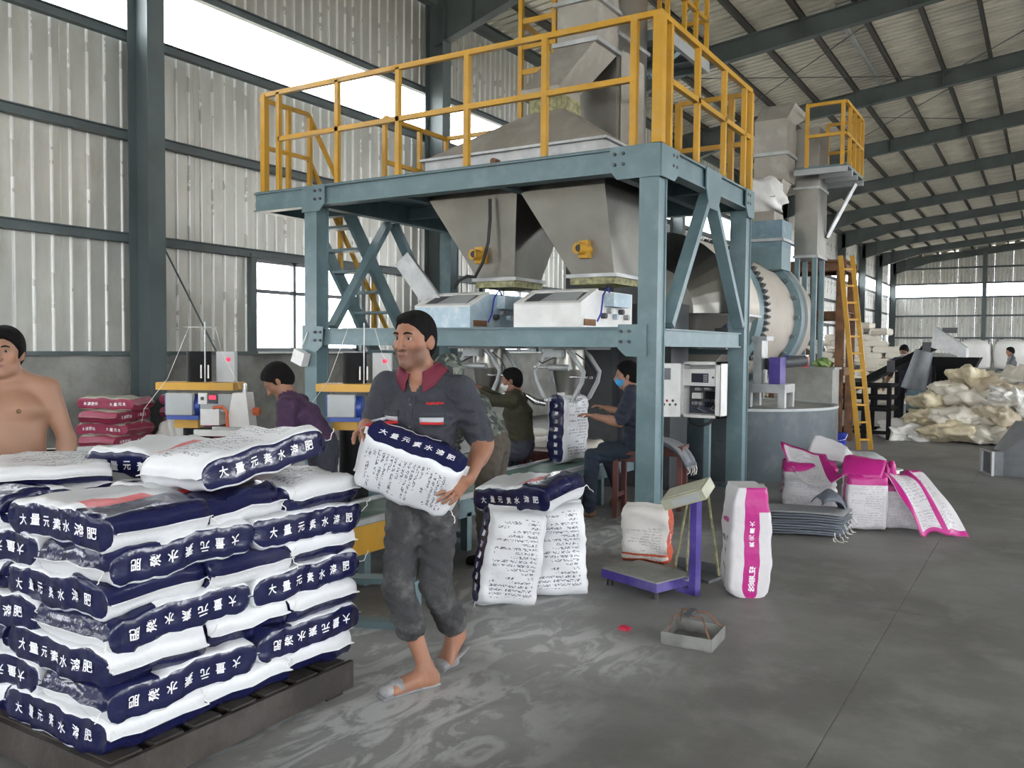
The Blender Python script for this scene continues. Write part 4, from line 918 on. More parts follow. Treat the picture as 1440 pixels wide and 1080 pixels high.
class Bag:
    """pillow sack: local x = length (the 'foot' end at +x), z = front; deform gives wrinkles"""
    def __init__(s, scheme, L=.62, W=.41, T=.14, seed=0, wr=1.0, top_open=False, taper=0.0):
        s.L, s.W, s.T = L/2, W/2, T/2; r = random.Random(seed); s.ph = [r.uniform(0, 6.28) for _ in range(12)]; s.scheme = scheme; s.wr = wr; s.taper = taper; s.open = top_open
        s.q = [r.uniform(.6, 1.4) for _ in range(6)]
    def fT(s, u):
        if s.open and u < 0: return (1-.28*min(1, -u)**2.2)*(1 if u > -1 else .97)
        a = min(1, abs(u)); k = max(0.0, 1-a**14)**.5
        return max(.045, k)*(1-s.taper*max(0, -u*.8+.1))
    def fW(s, u): a = min(1, abs(u)); return 1-.035*a**6+.012*math.sin(3*u+s.ph[0])
    def dfm(s, x, y, z, u):
        p, w = s.ph, s.wr; ny, nz = y/s.W, z/s.T
        e = max(0, abs(u)-.45)/.55
        d = .006*math.sin(4.1*u*s.q[0]+p[1])+.005*math.sin(3.3*ny+p[2]+2*u)+.006*math.sin(8*u+3*ny*s.q[1]+p[3])
        d += e*.010*math.sin(9*ny*s.q[2]+p[4])+.0035*math.sin(19*u*s.q[3]+5*ny+p[5])
        crush = .004*math.sin(15*u*s.q[4]+p[6]+2*nz)+.003*math.sin(27*u+p[7])+.006*math.sin(5*u+p[8])
        return (x+w*.006*math.sin(5*ny+p[9])*(abs(u) > .8), y*(1+w*crush*4), z+w*d*(.35+.65*abs(nz)) )
    def P(s, u, y, z):
        """y,z normalised ring coordinates"""
        uc = max(-1, min(1, u)); ft, fw = s.fT(u), s.fW(u)
        if abs(u) > 1 and not (s.open and u < 0): ft = .03
        return s.dfm(u*s.L, y*fw*s.W, z*ft*s.T, uc)
    def zone_mat(s, zone, uc, yc, zc=0):
        sc = s.scheme
        if sc == 'navy':
            if zone in 'rl': return 1
            if zone == 't':
                if uc > .38: return 1
                if .12 < uc < .38 and -.62 < yc < .25: return 2
                return 0
            return 3
        if sc == 'pink':
            if zone in 'rl': return 1 if (abs(zc) < .3 or (uc < -.62 and zc < 0)) else (0 if zc > 0 else 3)
            if uc < -.62 and zone in 'b': return 1
            if zone == 't': return 0
            return 3
        if sc == 'red':
            if zone in 'rl' or abs(uc) > .86: return 1
            return 0
        if sc == 'orange':
            if zone in 'rl': return 1
            if .62 < uc < .68 or .80 < uc < .95: return 1
            return 3
        return 0
    MATS = {'navy': lambda: [white_f, navy, red_f, back_lines], 'pink': lambda: [pink_white, magenta, red_f, pink_lines], 'red': lambda: [beige_f, darkred], 'orange': lambda: [dusty_white, or_red, red_f, or_lines], 'plain': lambda: [sack_white]}
    def body(s, name='sack'):
        mb = MB(); n = len(RING); uv = []
        for u in US:
            for k, (y, z, zn) in enumerate(RING):
                mb.v.append(s.P(u, y, z)); 
                uv.append(((u+1.06)/2.12, (y+1)/2 if (zn in 'bt') else 5.0))
        mb.uv = uv
        for i in range(len(US)-1):
            for k in range(n):
                k2 = (k+1) % n; mb.f.append((i*n+k, i*n+k2, (i+1)*n+k2, (i+1)*n+k)); mb.sm.append(True)
                mb.mi.append(s.zone_mat(RING[k][2], (US[i]+US[i+1])/2, (RING[k][0]+RING[k2][0])/2, (RING[k][1]+RING[k2][1])/2))
        for ring, rev in ((0, False), (len(US)-1, True)):
            f = tuple(range(ring*n, ring*n+n)); mb.f.append(f[::-1] if not rev else f); mb.sm.append(False); mb.mi.append(0)
        return mb.mesh(name, s.MATS[s.scheme]())
    def letters(s, chars, side, u0, u1, size, z0=0.0, mat=None, spread=True, face='gusset', flip=False):
        """lettering laid on the gusset (side -1/+1) or, face='t'/'b', on the broad faces"""
        mb = MB(); n = len(chars)
        for i, ch in enumerate(chars):
            v, f = text_mesh(ch, size); w = v[:, 0].max(); uc = u0+(u1-u0)*(i+.5)/n; pts = []
            for a, b_ in v:
                a -= w/2
                if face == 'gusset':
                    u = uc+a/s.L; zz = (z0+(b_ if side < 0 else -b_)/s.T)
                    if flip: u = uc+(b_)/s.L; zz = z0+(-a if side < 0 else a)/s.T
                    ft = max(.2, s.fT(u)); x, y, z = s.P(u, side*.995, zz/1.0)
                    pts.append((x, y+side*.0045, z))
                else:
                    sg = 1 if face == 't' else -1
                    u = uc+b_/s.L*-1; yy = z0+a/s.W*(1 if sg < 0 else -1)
                    x, y, z = s.P(u, yy, sg*1.0); pts.append((x, y, z+sg*.004))
            if face == 'gusset' and side > 0: pass
            mb.add(pts, f)
        return mb.mesh('character', mat or white_ink)
    def chars(s, txt, side, u0, u1, size, **kw):
        n = len(txt); return [('character', s.letters(c, side, u0+(u1-u0)*i/n, u0+(u1-u0)*(i+1)/n, size, **kw)) for i, c in enumerate(txt)]
def thread_tail(s, seed):
    r = random.Random(seed); mb = MB()
    x, y, z = s.P(1.03, .97, 0); p = [(x, y, z)]
    for k in range(5): p.append((p[-1][0]+r.uniform(-.004, .018), p[-1][1]+r.uniform(-.012, .012), p[-1][2]-r.uniform(.004, .016)))
    return mb.tube(p, .0022, 4).mesh('seam_thread', thread)
sack_white = film('cream_woven', (.58, .54, .46), .55, .1)
def bagset(scheme, n, chars=None, csize=.044, **kw):
    out = []
    for k in range(n):
        b_ = Bag(scheme, seed=100+k*7+len(scheme), **kw); kids = []
        if scheme == 'navy':
            kids += b_.chars('大量元素水溶肥', -1, -.80, .80, csize)+b_.chars('大量元素水溶肥', 1, -.80, .80, csize)
            kids.append(('seam_thread', thread_tail(b_, k)))
        if scheme == 'red':
            kids += b_.chars('大量元素', -1, .15, .75, .04)+b_.chars('水溶肥料', -1, -.75, -.2, .04)+b_.chars('大量元素', 1, -.3, .4, .04)
        out.append((b_.body('sack'), kids))
    return out
def put_bag(bs, name, label, loc, R, group, cat='sack'):
    o = inst(bs[0], name, None, loc); o.rotation_euler = R.to_euler()
    for nm, me in bs[1]: inst(me, nm, o)
    return tag(o, label, cat, group)
Rx = lambda a: Matrix.Rotation(a, 3, 'X'); Ry = lambda a: Matrix.Rotation(a, 3, 'Y'); Rz = lambda a: Matrix.Rotation(a, 3, 'Z')
PI = math.pi
NB = bagset('navy', 6, T=.138)

# pallet and the stack of navy-and-white sacks
pal = thing('wooden_pallet', 'dark wooden pallet under the stack of navy-and-white sacks', 'pallet', (-3.15, 2.3, 0))
for k in range(7): MB().bb(-3.70, -2.62, 1.70+.168*k, 1.82+.168*k, .13, .155).build('deck_board', palletwood, pal)
for x in (-3.66, -3.15, -2.66): MB().bb(x-.04, x+.04, 1.70, 2.83, .035, .13).build('stringer', palletwood, pal)
MB().bb(-2.615, -2.595, 1.70, 2.86, .03, .150).build('edge_board', palletwood, pal)
MB().bb(-3.70, -2.60, 1.675, 1.70, .03, .150).build('edge_board', palletwood, pal)
for x in (-3.6, -2.68):
    for y in (1.76, 2.78): MB().bb(x-.05, x+.05, y-.05, y+.05, 0, .035).build('foot', palletwood, pal)
ORD = ['bottom', 'second', 'third', 'fourth', 'fifth', 'sixth', 'seventh', 'top']
GP = 'navy-and-white sacks on the pallet'
XE = -2.625; YA = 1.70; zb0 = .15; dz = .1165
def yw(a): return a+rnd.uniform(-.035, .035)
def stack():
    k = 0
    for L in range(8):
        z = zb0+.07+dz*L; nm = ORD[L]
        if L % 2 == 0:
            flips = {0: (1, 1, 1), 2: (1, 1, 1), 4: (0, 0, 1), 6: (0, 0, 1)}[L]
            pos = ('at the near corner', 'middle of three ends on the right face', 'at the far right corner')
            for j in range(3):
                xo = rnd.uniform(-.02, .02); yo = YA+.205+.405*j+rnd.uniform(-.01, .01)
                put_bag(NB[k % 6], 'fertilizer_sack', '%s navy-and-white sack in the %s layer %s' % ('white-side-up' if flips[j] else 'navy-front-up', nm, pos[j]), (XE-.315+xo, yo, z), Rz(yw(0)) @ Rx(PI*flips[j]+rnd.uniform(-.03, .03)), GP); k += 1
            put_bag(NB[k % 6], 'fertilizer_sack', 'end-on navy-and-white sack at the left of the front face, %s layer' % nm, (XE-.845, YA+.31, z), Rz(yw(-PI/2)) @ Rx(PI*(k % 2)), GP); k += 1
            if L == 6: put_bag(NB[k % 6], 'fertilizer_sack', 'navy-and-white sack lying behind on the left of the seventh layer', (XE-.845, YA+.93, z), Rz(yw(PI/2)), GP); k += 1
        elif L < 7:
            yaws = {1: (-PI/2, -PI/2), 3: (-PI/2, PI/2), 5: (-PI/2, PI/2)}[L]
            for j in range(2):
                put_bag(NB[k % 6], 'fertilizer_sack', 'navy-and-white sack lying lengthwise along the right face, %s half, %s layer' % (('near', 'far')[j], nm), (XE-.205+rnd.uniform(-.015, .015), YA+.31+.62*j, z), Rz(yw(yaws[j])) @ Rx(PI*(1 if (L > 1 and j == 1) else 0)+rnd.uniform(-.03, .03)), GP); k += 1
            put_bag(NB[k % 6], 'fertilizer_sack', 'navy-and-white sack with its long side at the left of the front face, %s layer' % nm, (XE-.74, YA+.205, z), Rz(yw(PI*(L % 4 == 1))) @ Rx(PI*(k % 2)), GP); k += 1
            put_bag(NB[k % 6], 'fertilizer_sack', 'navy-and-white sack tucked behind at the left, %s layer' % nm, (XE-.74, YA+.62, z), Rz(yw(0)), GP); k += 1
            put_bag(NB[k % 6], 'fertilizer_sack', 'navy-and-white sack at the far left corner, %s layer' % nm, (XE-.74, YA+1.02, z), Rz(yw(0)), GP); k += 1
    z = zb0+.07+dz*7
    put_bag(NB[2], 'fertilizer_sack', 'topmost sack on the stack, printed back up and tilted towards the walking man', (XE-.24, YA+.74, z+.05), Rz(PI/2-.06) @ Ry(-.14) @ Rx(PI-.05), GP)
    put_bag(NB[4], 'fertilizer_sack', 'sack with red corner lying slack on top of the stack, nearest the shirtless man', (XE-.70, YA+.78, z+.0), Rz(.25) @ Rx(.06), GP)
    lo_ = put_bag(NB[1], 'fertilizer_sack', 'sack lying printed back up at the left edge of the stack top', (XE-1.0, YA+.40, z-.022), Rz(-.5) @ Rx(PI), GP); lo_.scale = (1, 1, .62)
stack()

# three sacks by the conveyor
GC = 'sacks set down by the conveyor'
tall = bagset('navy', 2, L=.57, T=.19, W=.37)
def upright(yaw, lean=0, roll=0):
    # local x (foot end) points down; local -z (printed back) faces direction yaw
    B = Matrix(((0, 0, -1), (0, -1, 0), (-1, 0, 0)))     # columns: images of x,y,z ... x->-z, y->-y, z->-x
    return Rz(yaw) @ Ry(lean) @ Rx(roll) @ B
def camdir(x, y): return math.atan2(-y, -x)
put_bag(tall[0], 'fertilizer_sack', 'upright white printed sack leaning at the front, navy side strip to the left', (-2.74, 4.40, .285), upright(camdir(-2.74, 4.4)+.32, .0, -.14), GC)
put_bag(tall[1], 'fertilizer_sack', 'upright white printed sack standing behind the leaning one', (-2.61, 4.74, .285), upright(camdir(-2.6, 4.7)+.1, -.05, .05), GC)
lie = bagset('navy', 1, L=.60, T=.17, W=.40)
put_bag(lie[0], 'fertilizer_sack', 'navy-front sack laid across the tops of two upright sacks', (-2.75, 4.64, .645), Rz(-.12) @ Ry(-.10) @ Rx(.12), GC)
hang = bagset('navy', 1, L=.66, T=.22, W=.40)
put_bag(hang[0], 'fertilizer_sack', 'sack being filled upright under the right bag clamp', (-4.0, 7.5, .765), upright(camdir(-4, 7.5)+.95, .0, 0), GC)
# sack carried by the walking man
car = bagset('navy', 1, L=.45, T=.16, W=.30, csize=.036)

# magenta-and-white sacks at the right
pkb = Bag('pink', L=.68, W=.24, T=.27, seed=5, wr=.8, taper=.25, top_open=True)
pk = (pkb.body('sack'), pkb.chars('大量元素', -1, -.45, .05, .035, flip=True)+pkb.chars('增产高效', -1, .40, .85, .045, z0=-.05, flip=True)+pkb.chars('大量元素', 1, -.45, .05, .035, flip=True)+pkb.chars('增产高效', 1, .40, .85, .045, z0=-.05, flip=True)+[('character', pkb.letters(c, 1, -.1, .0, .045, z, black_ink, face='t')) for c, z in (('素', .12), ('肥', -.42))])
pko = put_bag(pk, 'fertilizer_sack', 'tall magenta-and-white sack standing alone on the floor right of the purple scale', (-1.60, 5.42, .335), upright(camdir(-1.6, 5.4)+1.85, 0, 0), 'magenta-and-white sacks')
# printed tree and oval emblem on its front face (bag-local, on the +z side)
def front_patch(bag, nm, pts_uv, mat, parent, lift=.005):
    mb = MB(); v = [bag.P(u, y, 1.0) for u, y in pts_uv]; mb.add([(x, y, z+lift) for x, y, z in v], [tuple(range(len(v)))]); o = bpy.data.objects.new(nm, mb.mesh(nm, mat)); COL.objects.link(o); o.parent = parent
ov = [(-.42+.055*math.sin(2*PI*k/16), .15+.42*math.cos(2*PI*k/16)) for k in range(16)]
front_patch(pkb, 'emblem', ov, magenta, pko)
rt = random.Random(4)
for k in range(14):
    a = rt.uniform(0, 6.28); r_ = rt.uniform(0, .34); cu, cy_ = .16+.11*r_/.34*math.sin(a), .12+r_*math.cos(a)
    front_patch(pkb, 'tree_leaf', [(cu+.02*math.sin(2*PI*j/6), cy_+.06*math.cos(2*PI*j/6)) for j in range(6)], dkgreen_ink, pko)
for k in range(6): front_patch(pkb, 'fruit', [(.42+.07*k-.06*0+.05*math.sin(2*PI*j/8), .0+.10*(k % 3)+.10*math.cos(2*PI*j/8)) for j in range(8)], green_ink, pko, .006)
orb = Bag('orange', L=.42, W=.34, T=.2, seed=9, wr=1.2, taper=.1); put_bag((orb.body('sack'), orb.chars('复合肥料', 1, -.5, .4, .04, flip=True)+orb.chars('复合肥料', -1, -.5, .4, .04, flip=True)), 'feed_sack', 'dusty white sack with orange bands slumped by the platform post', (-2.46, 5.86, .205), upright(camdir(-2.45, 5.8)-.25, .06, 0), None)

# generic folded sheet (empty sack) from a 4x4 control net
def bez(t_): return ((1-t_)**3, 3*t_*(1-t_)**2, 3*t_*t_*(1-t_), t_**3)
def sheet(ctrl, nu=14, nv=14, fn=None, thick=.006, rip=.006, seed=0):
    r = random.Random(seed); ph = [r.uniform(0, 6) for _ in range(4)]; C = [[Vector(p) for p in row] for row in ctrl]
    def P(u, v):
        a, b_ = bez(u), bez(v); q = Vector((0, 0, 0))
        for i in range(4):
            for j in range(4): q += C[i][j]*(a[i]*b_[j])
        q.z += rip*math.sin(9*u+ph[0])*math.sin(7*v+ph[1])+rip*.5*math.sin(17*v+ph[2]+5*u); q.x += rip*math.sin(11*v+ph[3])
        return q
    mb = MB(); pts = [P(i/nu, j/nv) for i in range(nu+1) for j in range(nv+1)]; m_ = nv+1; nn = []
    for i in range(nu+1):
        for j in range(nv+1):
            du = pts[min(i+1, nu)*m_+j]-pts[max(i-1, 0)*m_+j]; dv = pts[i*m_+min(j+1, nv)]-pts[i*m_+max(j-1, 0)]; nn.append(du.cross(dv).normalized()*thick)
    bk_ = [p-q for p, q in zip(pts, nn)]; N = len(pts); fs = []; ms = []
    for i in range(nu):
        for j in range(nv):
            a, b_, c, d = i*m_+j, (i+1)*m_+j, (i+1)*m_+j+1, i*m_+j+1; k = fn((i+.5)/nu, (j+.5)/nv) if fn else 0
            fs += [(a, b_, c, d), (N+d, N+c, N+b_, N+a)]; ms += [k, k]
    for i in range(nu): fs += [(i*m_, N+i*m_, N+(i+1)*m_, (i+1)*m_), ((i+1)*m_+nv, N+(i+1)*m_+nv, N+i*m_+nv, i*m_+nv)]; ms += [0, 0]
    for j in range(nv): fs += [(j+1, N+j+1, N+j, j), (nu*m_+j, N+nu*m_+j, N+nu*m_+j+1, nu*m_+j+1)]; ms += [0, 0]
    mb.add(pts+bk_, fs, ms, True); mb.uv = [(i/nu, j/nv) for i in range(nu+1) for j in range(nv+1)]*2
    return mb
GM = 'magenta-and-white sacks'
def border(u, v): return 1 if (v < .16 or v > .86 or u < .1) else (3 if .3 < v < .8 else 0)
PKM = [pink_white, magenta, red_f, pink_lines]
# open filled sack with flaps thrown wide
fb = Bag('pink', L=.46, W=.5, T=.36, seed=15, wr=1.1); o1 = inst(fb.body('sack'), 'fertilizer_sack', None, (-2.0, 8.85, .215)); o1.rotation_euler = (upright(camdir(-2, 8.8)+.1)).to_euler(); tag(o1, 'open magenta-and-white sack with its flaps thrown wide against the round tank', 'sack', GM)
def addsheet(parent, nm, ctrl, fn=border, seed=0, mats=None):
    mb = sheet(ctrl, fn=fn, seed=seed); me = mb.mesh(nm, mats or PKM); o = bpy.data.objects.new(nm, me); COL.objects.link(o)
    o.parent = parent; o.matrix_parent_inverse = (Matrix.Translation(parent.location) @ parent.rotation_euler.to_matrix().to_4x4()).inverted(); return o
addsheet(o1, 'flap', [[(-2.32, 8.95, .62), (-2.25, 8.92, .60), (-2.0, 8.9, .52), (-1.85, 8.9, .52)], [(-2.28, 8.85, .55), (-2.2, 8.8, .5), (-1.95, 8.75, .42), (-1.8, 8.75, .47)], [(-2.2, 8.7, .46), (-2.1, 8.62, .36), (-1.9, 8.6, .28), (-1.72, 8.62, .40)], [(-2.1, 8.62, .40), (-2.0, 8.55, .25), (-1.85, 8.5, .16), (-1.62, 8.55, .36)]], seed=1)
addsheet(o1, 'flap', [[(-2.06, 9.0, .50), (-1.95, 9.0, .47), (-1.8, 8.98, .45), (-1.68, 8.95, .44)], [(-2.06, 9.08, .56), (-1.95, 9.1, .55), (-1.8, 9.08, .52), (-1.68, 9.05, .50)], [(-2.04, 9.12, .62), (-1.95, 9.15, .62), (-1.8, 9.12, .59), (-1.68, 9.08, .54)], [(-2.02, 9.14, .68), (-1.9, 9.16, .66), (-1.78, 9.14, .63), (-1.68, 9.1, .58)]], fn=lambda u, v: 0, seed=2)
# filled sack with magenta folded top
fb2 = Bag('pink', L=.50, W=.33, T=.28, seed=25, wr=.8); o2 = inst(fb2.body('sack'), 'fertilizer_sack', None, (-1.33, 7.98, .25)); o2.rotation_euler = upright(camdir(-1.3, 8)+.22).to_euler(); tag(o2, 'plump white sack with a folded magenta top in the right-hand group', 'sack', GM)
addsheet(o2, 'folded_top', [[(-1.50, 7.86, .46), (-1.42, 7.82, .47), (-1.28, 7.84, .47), (-1.18, 7.9, .46)], [(-1.52, 7.95, .60), (-1.42, 7.92, .62), (-1.28, 7.94, .61), (-1.16, 7.98, .59)], [(-1.52, 8.05, .66), (-1.42, 8.04, .68), (-1.28, 8.05, .66), (-1.16, 8.08, .63)], [(-1.5, 8.16, .56), (-1.42, 8.16, .58), (-1.28, 8.16, .56), (-1.18, 8.16, .52)]], fn=lambda u, v: 1, seed=4)
fb3 = Bag('pink', L=.42, W=.34, T=.26, seed=35, wr=1.0); o3 = inst(fb3.body('sack'), 'fertilizer_sack', None, (-1.08, 8.22, .205)); o3.rotation_euler = upright(camdir(-1.1, 8.2)+.15).to_euler(); tag(o3, 'magenta-and-white sack half covered by an empty sack at the right of the group', 'sack', GM)
# empty sack draped from it down to the floor
dp = sheet([[(-1.2, 8.0, .48), (-1.15, 8.15, .52), (-1.05, 8.3, .50), (-.95, 8.4, .47)], [(-1.05, 7.9, .44), (-1.0, 8.05, .48), (-.92, 8.2, .46), (-.82, 8.3, .44)], [(-.95, 7.85, .12), (-.85, 7.95, .22), (-.72, 8.05, .25), (-.65, 8.2, .22)], [(-.88, 7.88, .012), (-.78, 7.95, .014), (-.66, 8.02, .014), (-.52, 8.12, .012)]], fn=lambda u, v: 1 if (v < .14 or u < .08 or u > .93 or .5 < v < .62) else 3, seed=6, nu=26, nv=26, rip=.022)
dpo = dp.build('empty_sack', PKM, None, (-.8, 8.0, 0)); tag(dpo, 'empty magenta-and-white sack draped from the group down to the floor', 'empty sack', GM)
crumple('sack_top', 'twisted magenta sack mouth between two standing sacks', 'sack scrap', (-1.16, 8.12, .49), (.06, .06, .09), magenta, 8)
pl = sheet([[(-1.75, 10.0, .02), (-1.6, 10.1, .02), (-1.5, 10.3, .02), (-1.4, 10.4, .02)], [(-1.85, 10.1, .25), (-1.7, 10.2, .2), (-1.55, 10.35, .1), (-1.45, 10.5, .05)], [(-2.0, 10.3, .42), (-1.85, 10.4, .35), (-1.7, 10.5, .15), (-1.55, 10.6, .04)], [(-2.1, 10.5, .5), (-1.95, 10.6, .42), (-1.8, 10.7, .12), (-1.65, 10.8, .02)]], fn=lambda u, v: 0, rip=.02, seed=9)
o = pl.build('plastic_liner', [white_f], None, (-1.75, 10.3, 0)); tag(o, 'crumpled white plastic liner beside the round tank', 'liner')
crumple('plastic_liner', 'small white plastic heap on the floor near the blue bucket', 'liner', (-2.1, 12.2, .1), (.3, .25, .1), white_f, 31)
rl = thing('tape_roll', 'white roll of tape standing on the floor right of the tank', 'tape roll', (-1.55, 10.9, 0)); MB().cyl((-1.55, 10.9, .0), (-1.55, 10.9, .16), .11, n=20).build('core', white_paint, rl); MB().cyl((-1.55, 10.9, .16), (-1.55, 10.9, .17), .15, n=20).build('flange', white_paint, rl); 

# flat stack of empty sacks on the floor
grey_sheet = film('grey_woven', (.10, .115, .14), .5, .2); grey_print = lines_mat('grey_woven_printed', (.20, .21, .22), (.08, .08, .1), 14, .1, .9, .1, .9, .5, 20., .5, False, .1, .5)
for k in range(9):
    z = .012+.022*k; j = rnd.uniform(-.03, .03); e = rnd.uniform(-.02, .03)
    ct = [[(-2.16+j, 7.3-.35*q/3+e*0+.9*(0), z+.01*(k > 5)) for q in range(4)], [(-1.9+j, 7.35-.38*q/3, z) for q in range(4)], [(-1.7+j, 7.5-.40*q/3, z+.015*(q % 2)) for q in range(4)], [(-1.42+e, 7.62-.42*q/3, z-.008) for q in range(4)]]
    # reversed winding so the face points up
    ct = [[(p[0], p[1]+.25, max(.012, p[2])) for p in row] for row in ct]
    mb = sheet(ct, 10, 8, None, .014, .003, k); nm = ORD[k] if k < 7 else ('eighth', 'top')[k-7]
    o = mb.build('empty_sack', [grey_print if k == 8 else grey_sheet], None, (-1.8, 7.4, 0)); tag(o, '%s grey folded empty sack of the flat stack on the floor' % nm, 'empty sack', 'flat stack of empty sacks')
for k in range(14):
    a = -1.43+rnd.uniform(-.03, .03); y_ = 7.45+rnd.uniform(-.2, .35); p = [(a, y_, rnd.uniform(.03, .2))]
    for q in range(4): p.append((p[-1][0]+rnd.uniform(.0, .03), p[-1][1]+rnd.uniform(-.02, .02), max(.006, p[-1][2]-rnd.uniform(.0, .05))))
    MB().tube(p, .003, 4).build('string_end', thread, o)
o = sheet([[(-1.72, 7.75, .22), (-1.68, 7.7, .3), (-1.64, 7.66, .3), (-1.6, 7.62, .22)], [(-1.66, 7.82, .3), (-1.6, 7.76, .38), (-1.56, 7.7, .38), (-1.52, 7.66, .3)], [(-1.58, 7.86, .32), (-1.54, 7.8, .42), (-1.5, 7.74, .42), (-1.46, 7.7, .3)], [(-1.5, 7.9, .12), (-1.48, 7.85, .16), (-1.44, 7.8, .16), (-1.42, 7.74, .12)]], 10, 10, None, .01, .008, 5).build('empty_sack', [grey_sheet], None, (-1.55, 7.75, 0)); tag(o, 'buckled dark grey empty sack propped up on the flat stack', 'empty sack', 'flat stack of empty sacks')

# red sacks at the left wall
RB = bagset('red', 3, L=.66, W=.46, T=.142)
for st_, (sx, sy_, n, rot) in enumerate(((-8.85, 5.85, 7, .42), (-8.75, 6.85, 7, .30))):
    for k in range(n):
        put_bag(RB[k % 3], 'red_sack', '%s dark-red sack in the %s stack against the left wall' % (ORD[k] if k < n-1 else 'topmost', ('nearer', 'farther')[st_]), (sx+rnd.uniform(-.03, .03), sy_+rnd.uniform(-.03, .03), .07+.137*k), Rz(rot+PI/2*(k % 2)+rnd.uniform(-.08, .08)), 'red sacks stacked against the left wall')
crumple('grey_sack', 'slumped grey sack standing between the two red sack stacks', 'sack', (-8.55, 6.42, .36), (.2, .18, .36), dusty_white, 14, None, .15)

# platform scale
sc = thing('platform_scale', 'purple platform scale with dusty tray and beige tilted display', 'scale', (-2.2, 5.15, 0))
Rs = Rz(-.34); c0 = Vector((-2.17, 5.18, 0))
def SP(a, b_, z): return c0+Rs @ V(a, b_, z)
def sbox(nm, a0, a1, b0, b1, z0, z1, mt, par=sc): return MB().box(SP((a0+a1)/2, (b0+b1)/2, (z0+z1)/2), (a1-a0, b1-b0, z1-z0), 0, 0, Rs).build(nm, mt, par)
sbox('tray_frame', -.24, .24, -.18, .18, .05, .105, purple); sbox('tray_plate', -.235, .235, -.175, .175, .105, .113, concrete)
for a in (-.2, .2):
    for b_ in (-.14, .14): MB().cyl(SP(a, b_, 0), SP(a, b_, .05), .022, .016, 10).build('foot', rubber, sc)
sbox('column', .31, .36, .04, .09, .02, .62, purple); sbox('column_bracket', .2, .36, .04, .09, .02, .05, purple); sbox('column_bracket', .24, .35, .045, .085, .10, .12, chrome)
hdR = Rs @ Rz(.35) @ Rx(.35) @ Ry(-.38)
hd_ = MB().box(SP(.27, .06, .645), (.30, .17, .07), 0, 0, hdR).build('display_head', beige_plastic, sc); MB().box(SP(.27, .06, .645)+hdR @ V(0, 0, .038), (.26, .13, .006), 0, 0, hdR).build('keypad', beige_plastic, hd_); MB().box(SP(.27, .06, .645)+hdR @ V(.02, -.087, 0), (.2, .004, .045), 0, 0, hdR).build('display_window', grey_paint, hd_)
# long-handled dustpan
du = thing('dustpan', 'grey dustpan with thin upright handle rods behind the purple scale', 'dustpan', (-2.05, 5.6, 0))
MB().box((-2.02, 5.62, .012), (.36, .2, .02), -.2).box((-2.0, 5.71, .05), (.36, .012, .08), -.2).build('pan', gfan, du)
for a, b_ in ((( -2.16, 5.64, .03), (-2.05, 5.62, .62)), ((-2.06, 5.6, .03), (-2.03, 5.60, .60)), ((-1.84, 5.62, .03), (-1.93, 5.62, .6))): MB().cyl(a, b_, .009, n=8).build('handle_rod', rope_yellowgreen, du)
# sheet metal tray with wire handle
tr2 = thing('metal_tray', 'galvanised sheet tray with a bent wire handle on the open floor', 'tray', (-1.56, 4.36, 0)); R2 = Rz(-.1+.0); t0 = Vector((-1.56, 4.36, 0)); R2 = Rz(.06)
for nm, d, c in (('bottom', (.27, .27, .006), (0, 0, .004)), ('side', (.27, .006, .07), (0, -.132, .035)), ('side', (.27, .006, .07), (0, .132, .035)), ('side', (.006, .27, .07), (.132, 0, .035)), ('side', (.006, .27, .07), (-.132, 0, .035))):
    MB().box(t0+R2 @ Vector(c), d, 0, 0, R2).build(nm, old_galv, tr2)
for s in (-1, 1): MB().tube([t0+R2 @ V(-.11, s*.12, .06), t0+R2 @ V(-.08, s*.05, .15), t0+R2 @ V(.06, s*.05, .15), t0+R2 @ V(.12, s*.12, .06)], .005, 6).build('wire_handle', rust, tr2)
MB().box(t0+R2 @ V(-.02, 0, .15), (.035, .14, .012), 0, 0, R2).build('grip', dark_grey, tr2)
crumple('red_scrap', 'small red scrap of film on the floor left of the tray', 'scrap', (-1.94, 4.33, .012), (.03, .02, .012), red_plastic, 5)

# stools
def stool(label, x, y, h=.62, rz=.0, w=.19):
    s = thing('wooden_stool', label, 'stool', (x, y, 0), 'red-brown wooden stools', None, rz)
    MB().bb(-w, w, -w+.02, w-.02, h-.035, h).build('seat', redwood, s, (0, 0, 0))
    for a in (-1, 1):
        for b_ in (-1, 1): MB().bb(a*(w-.03)-.022, a*(w-.03)+.022, b_*(w-.05)-.022, b_*(w-.05)+.022, 0, h-.035).build('leg', redwood, s, (0, 0, 0))
        MB().bb(a*(w-.03)-.012, a*(w-.03)+.012, -w+.07, w-.07, .18, .22).build('stretcher', redwood, s, (0, 0, 0)); MB().bb(a*(w-.03)-.012, a*(w-.03)+.012, -w+.07, w-.07, h-.10, h-.035).build('apron', redwood, s, (0, 0, 0))
    for b_ in (-1, 1): MB().bb(-w+.05, w-.05, b_*(w-.05)-.012, b_*(w-.05)+.012, h-.10, h-.035).build('apron', redwood, s, (0, 0, 0))
    return s
stool('wooden stool under the woman in the blue mask', -3.22, 7.33, .62, .1, .165)
stool('wooden stool with grey sacks hanging over it behind the front-right post', -3.12, 7.92, .62, .15, .17)
stool('wooden stool under the man in olive between the two conveyors', -4.45, 7.75, .5, .0, .17)
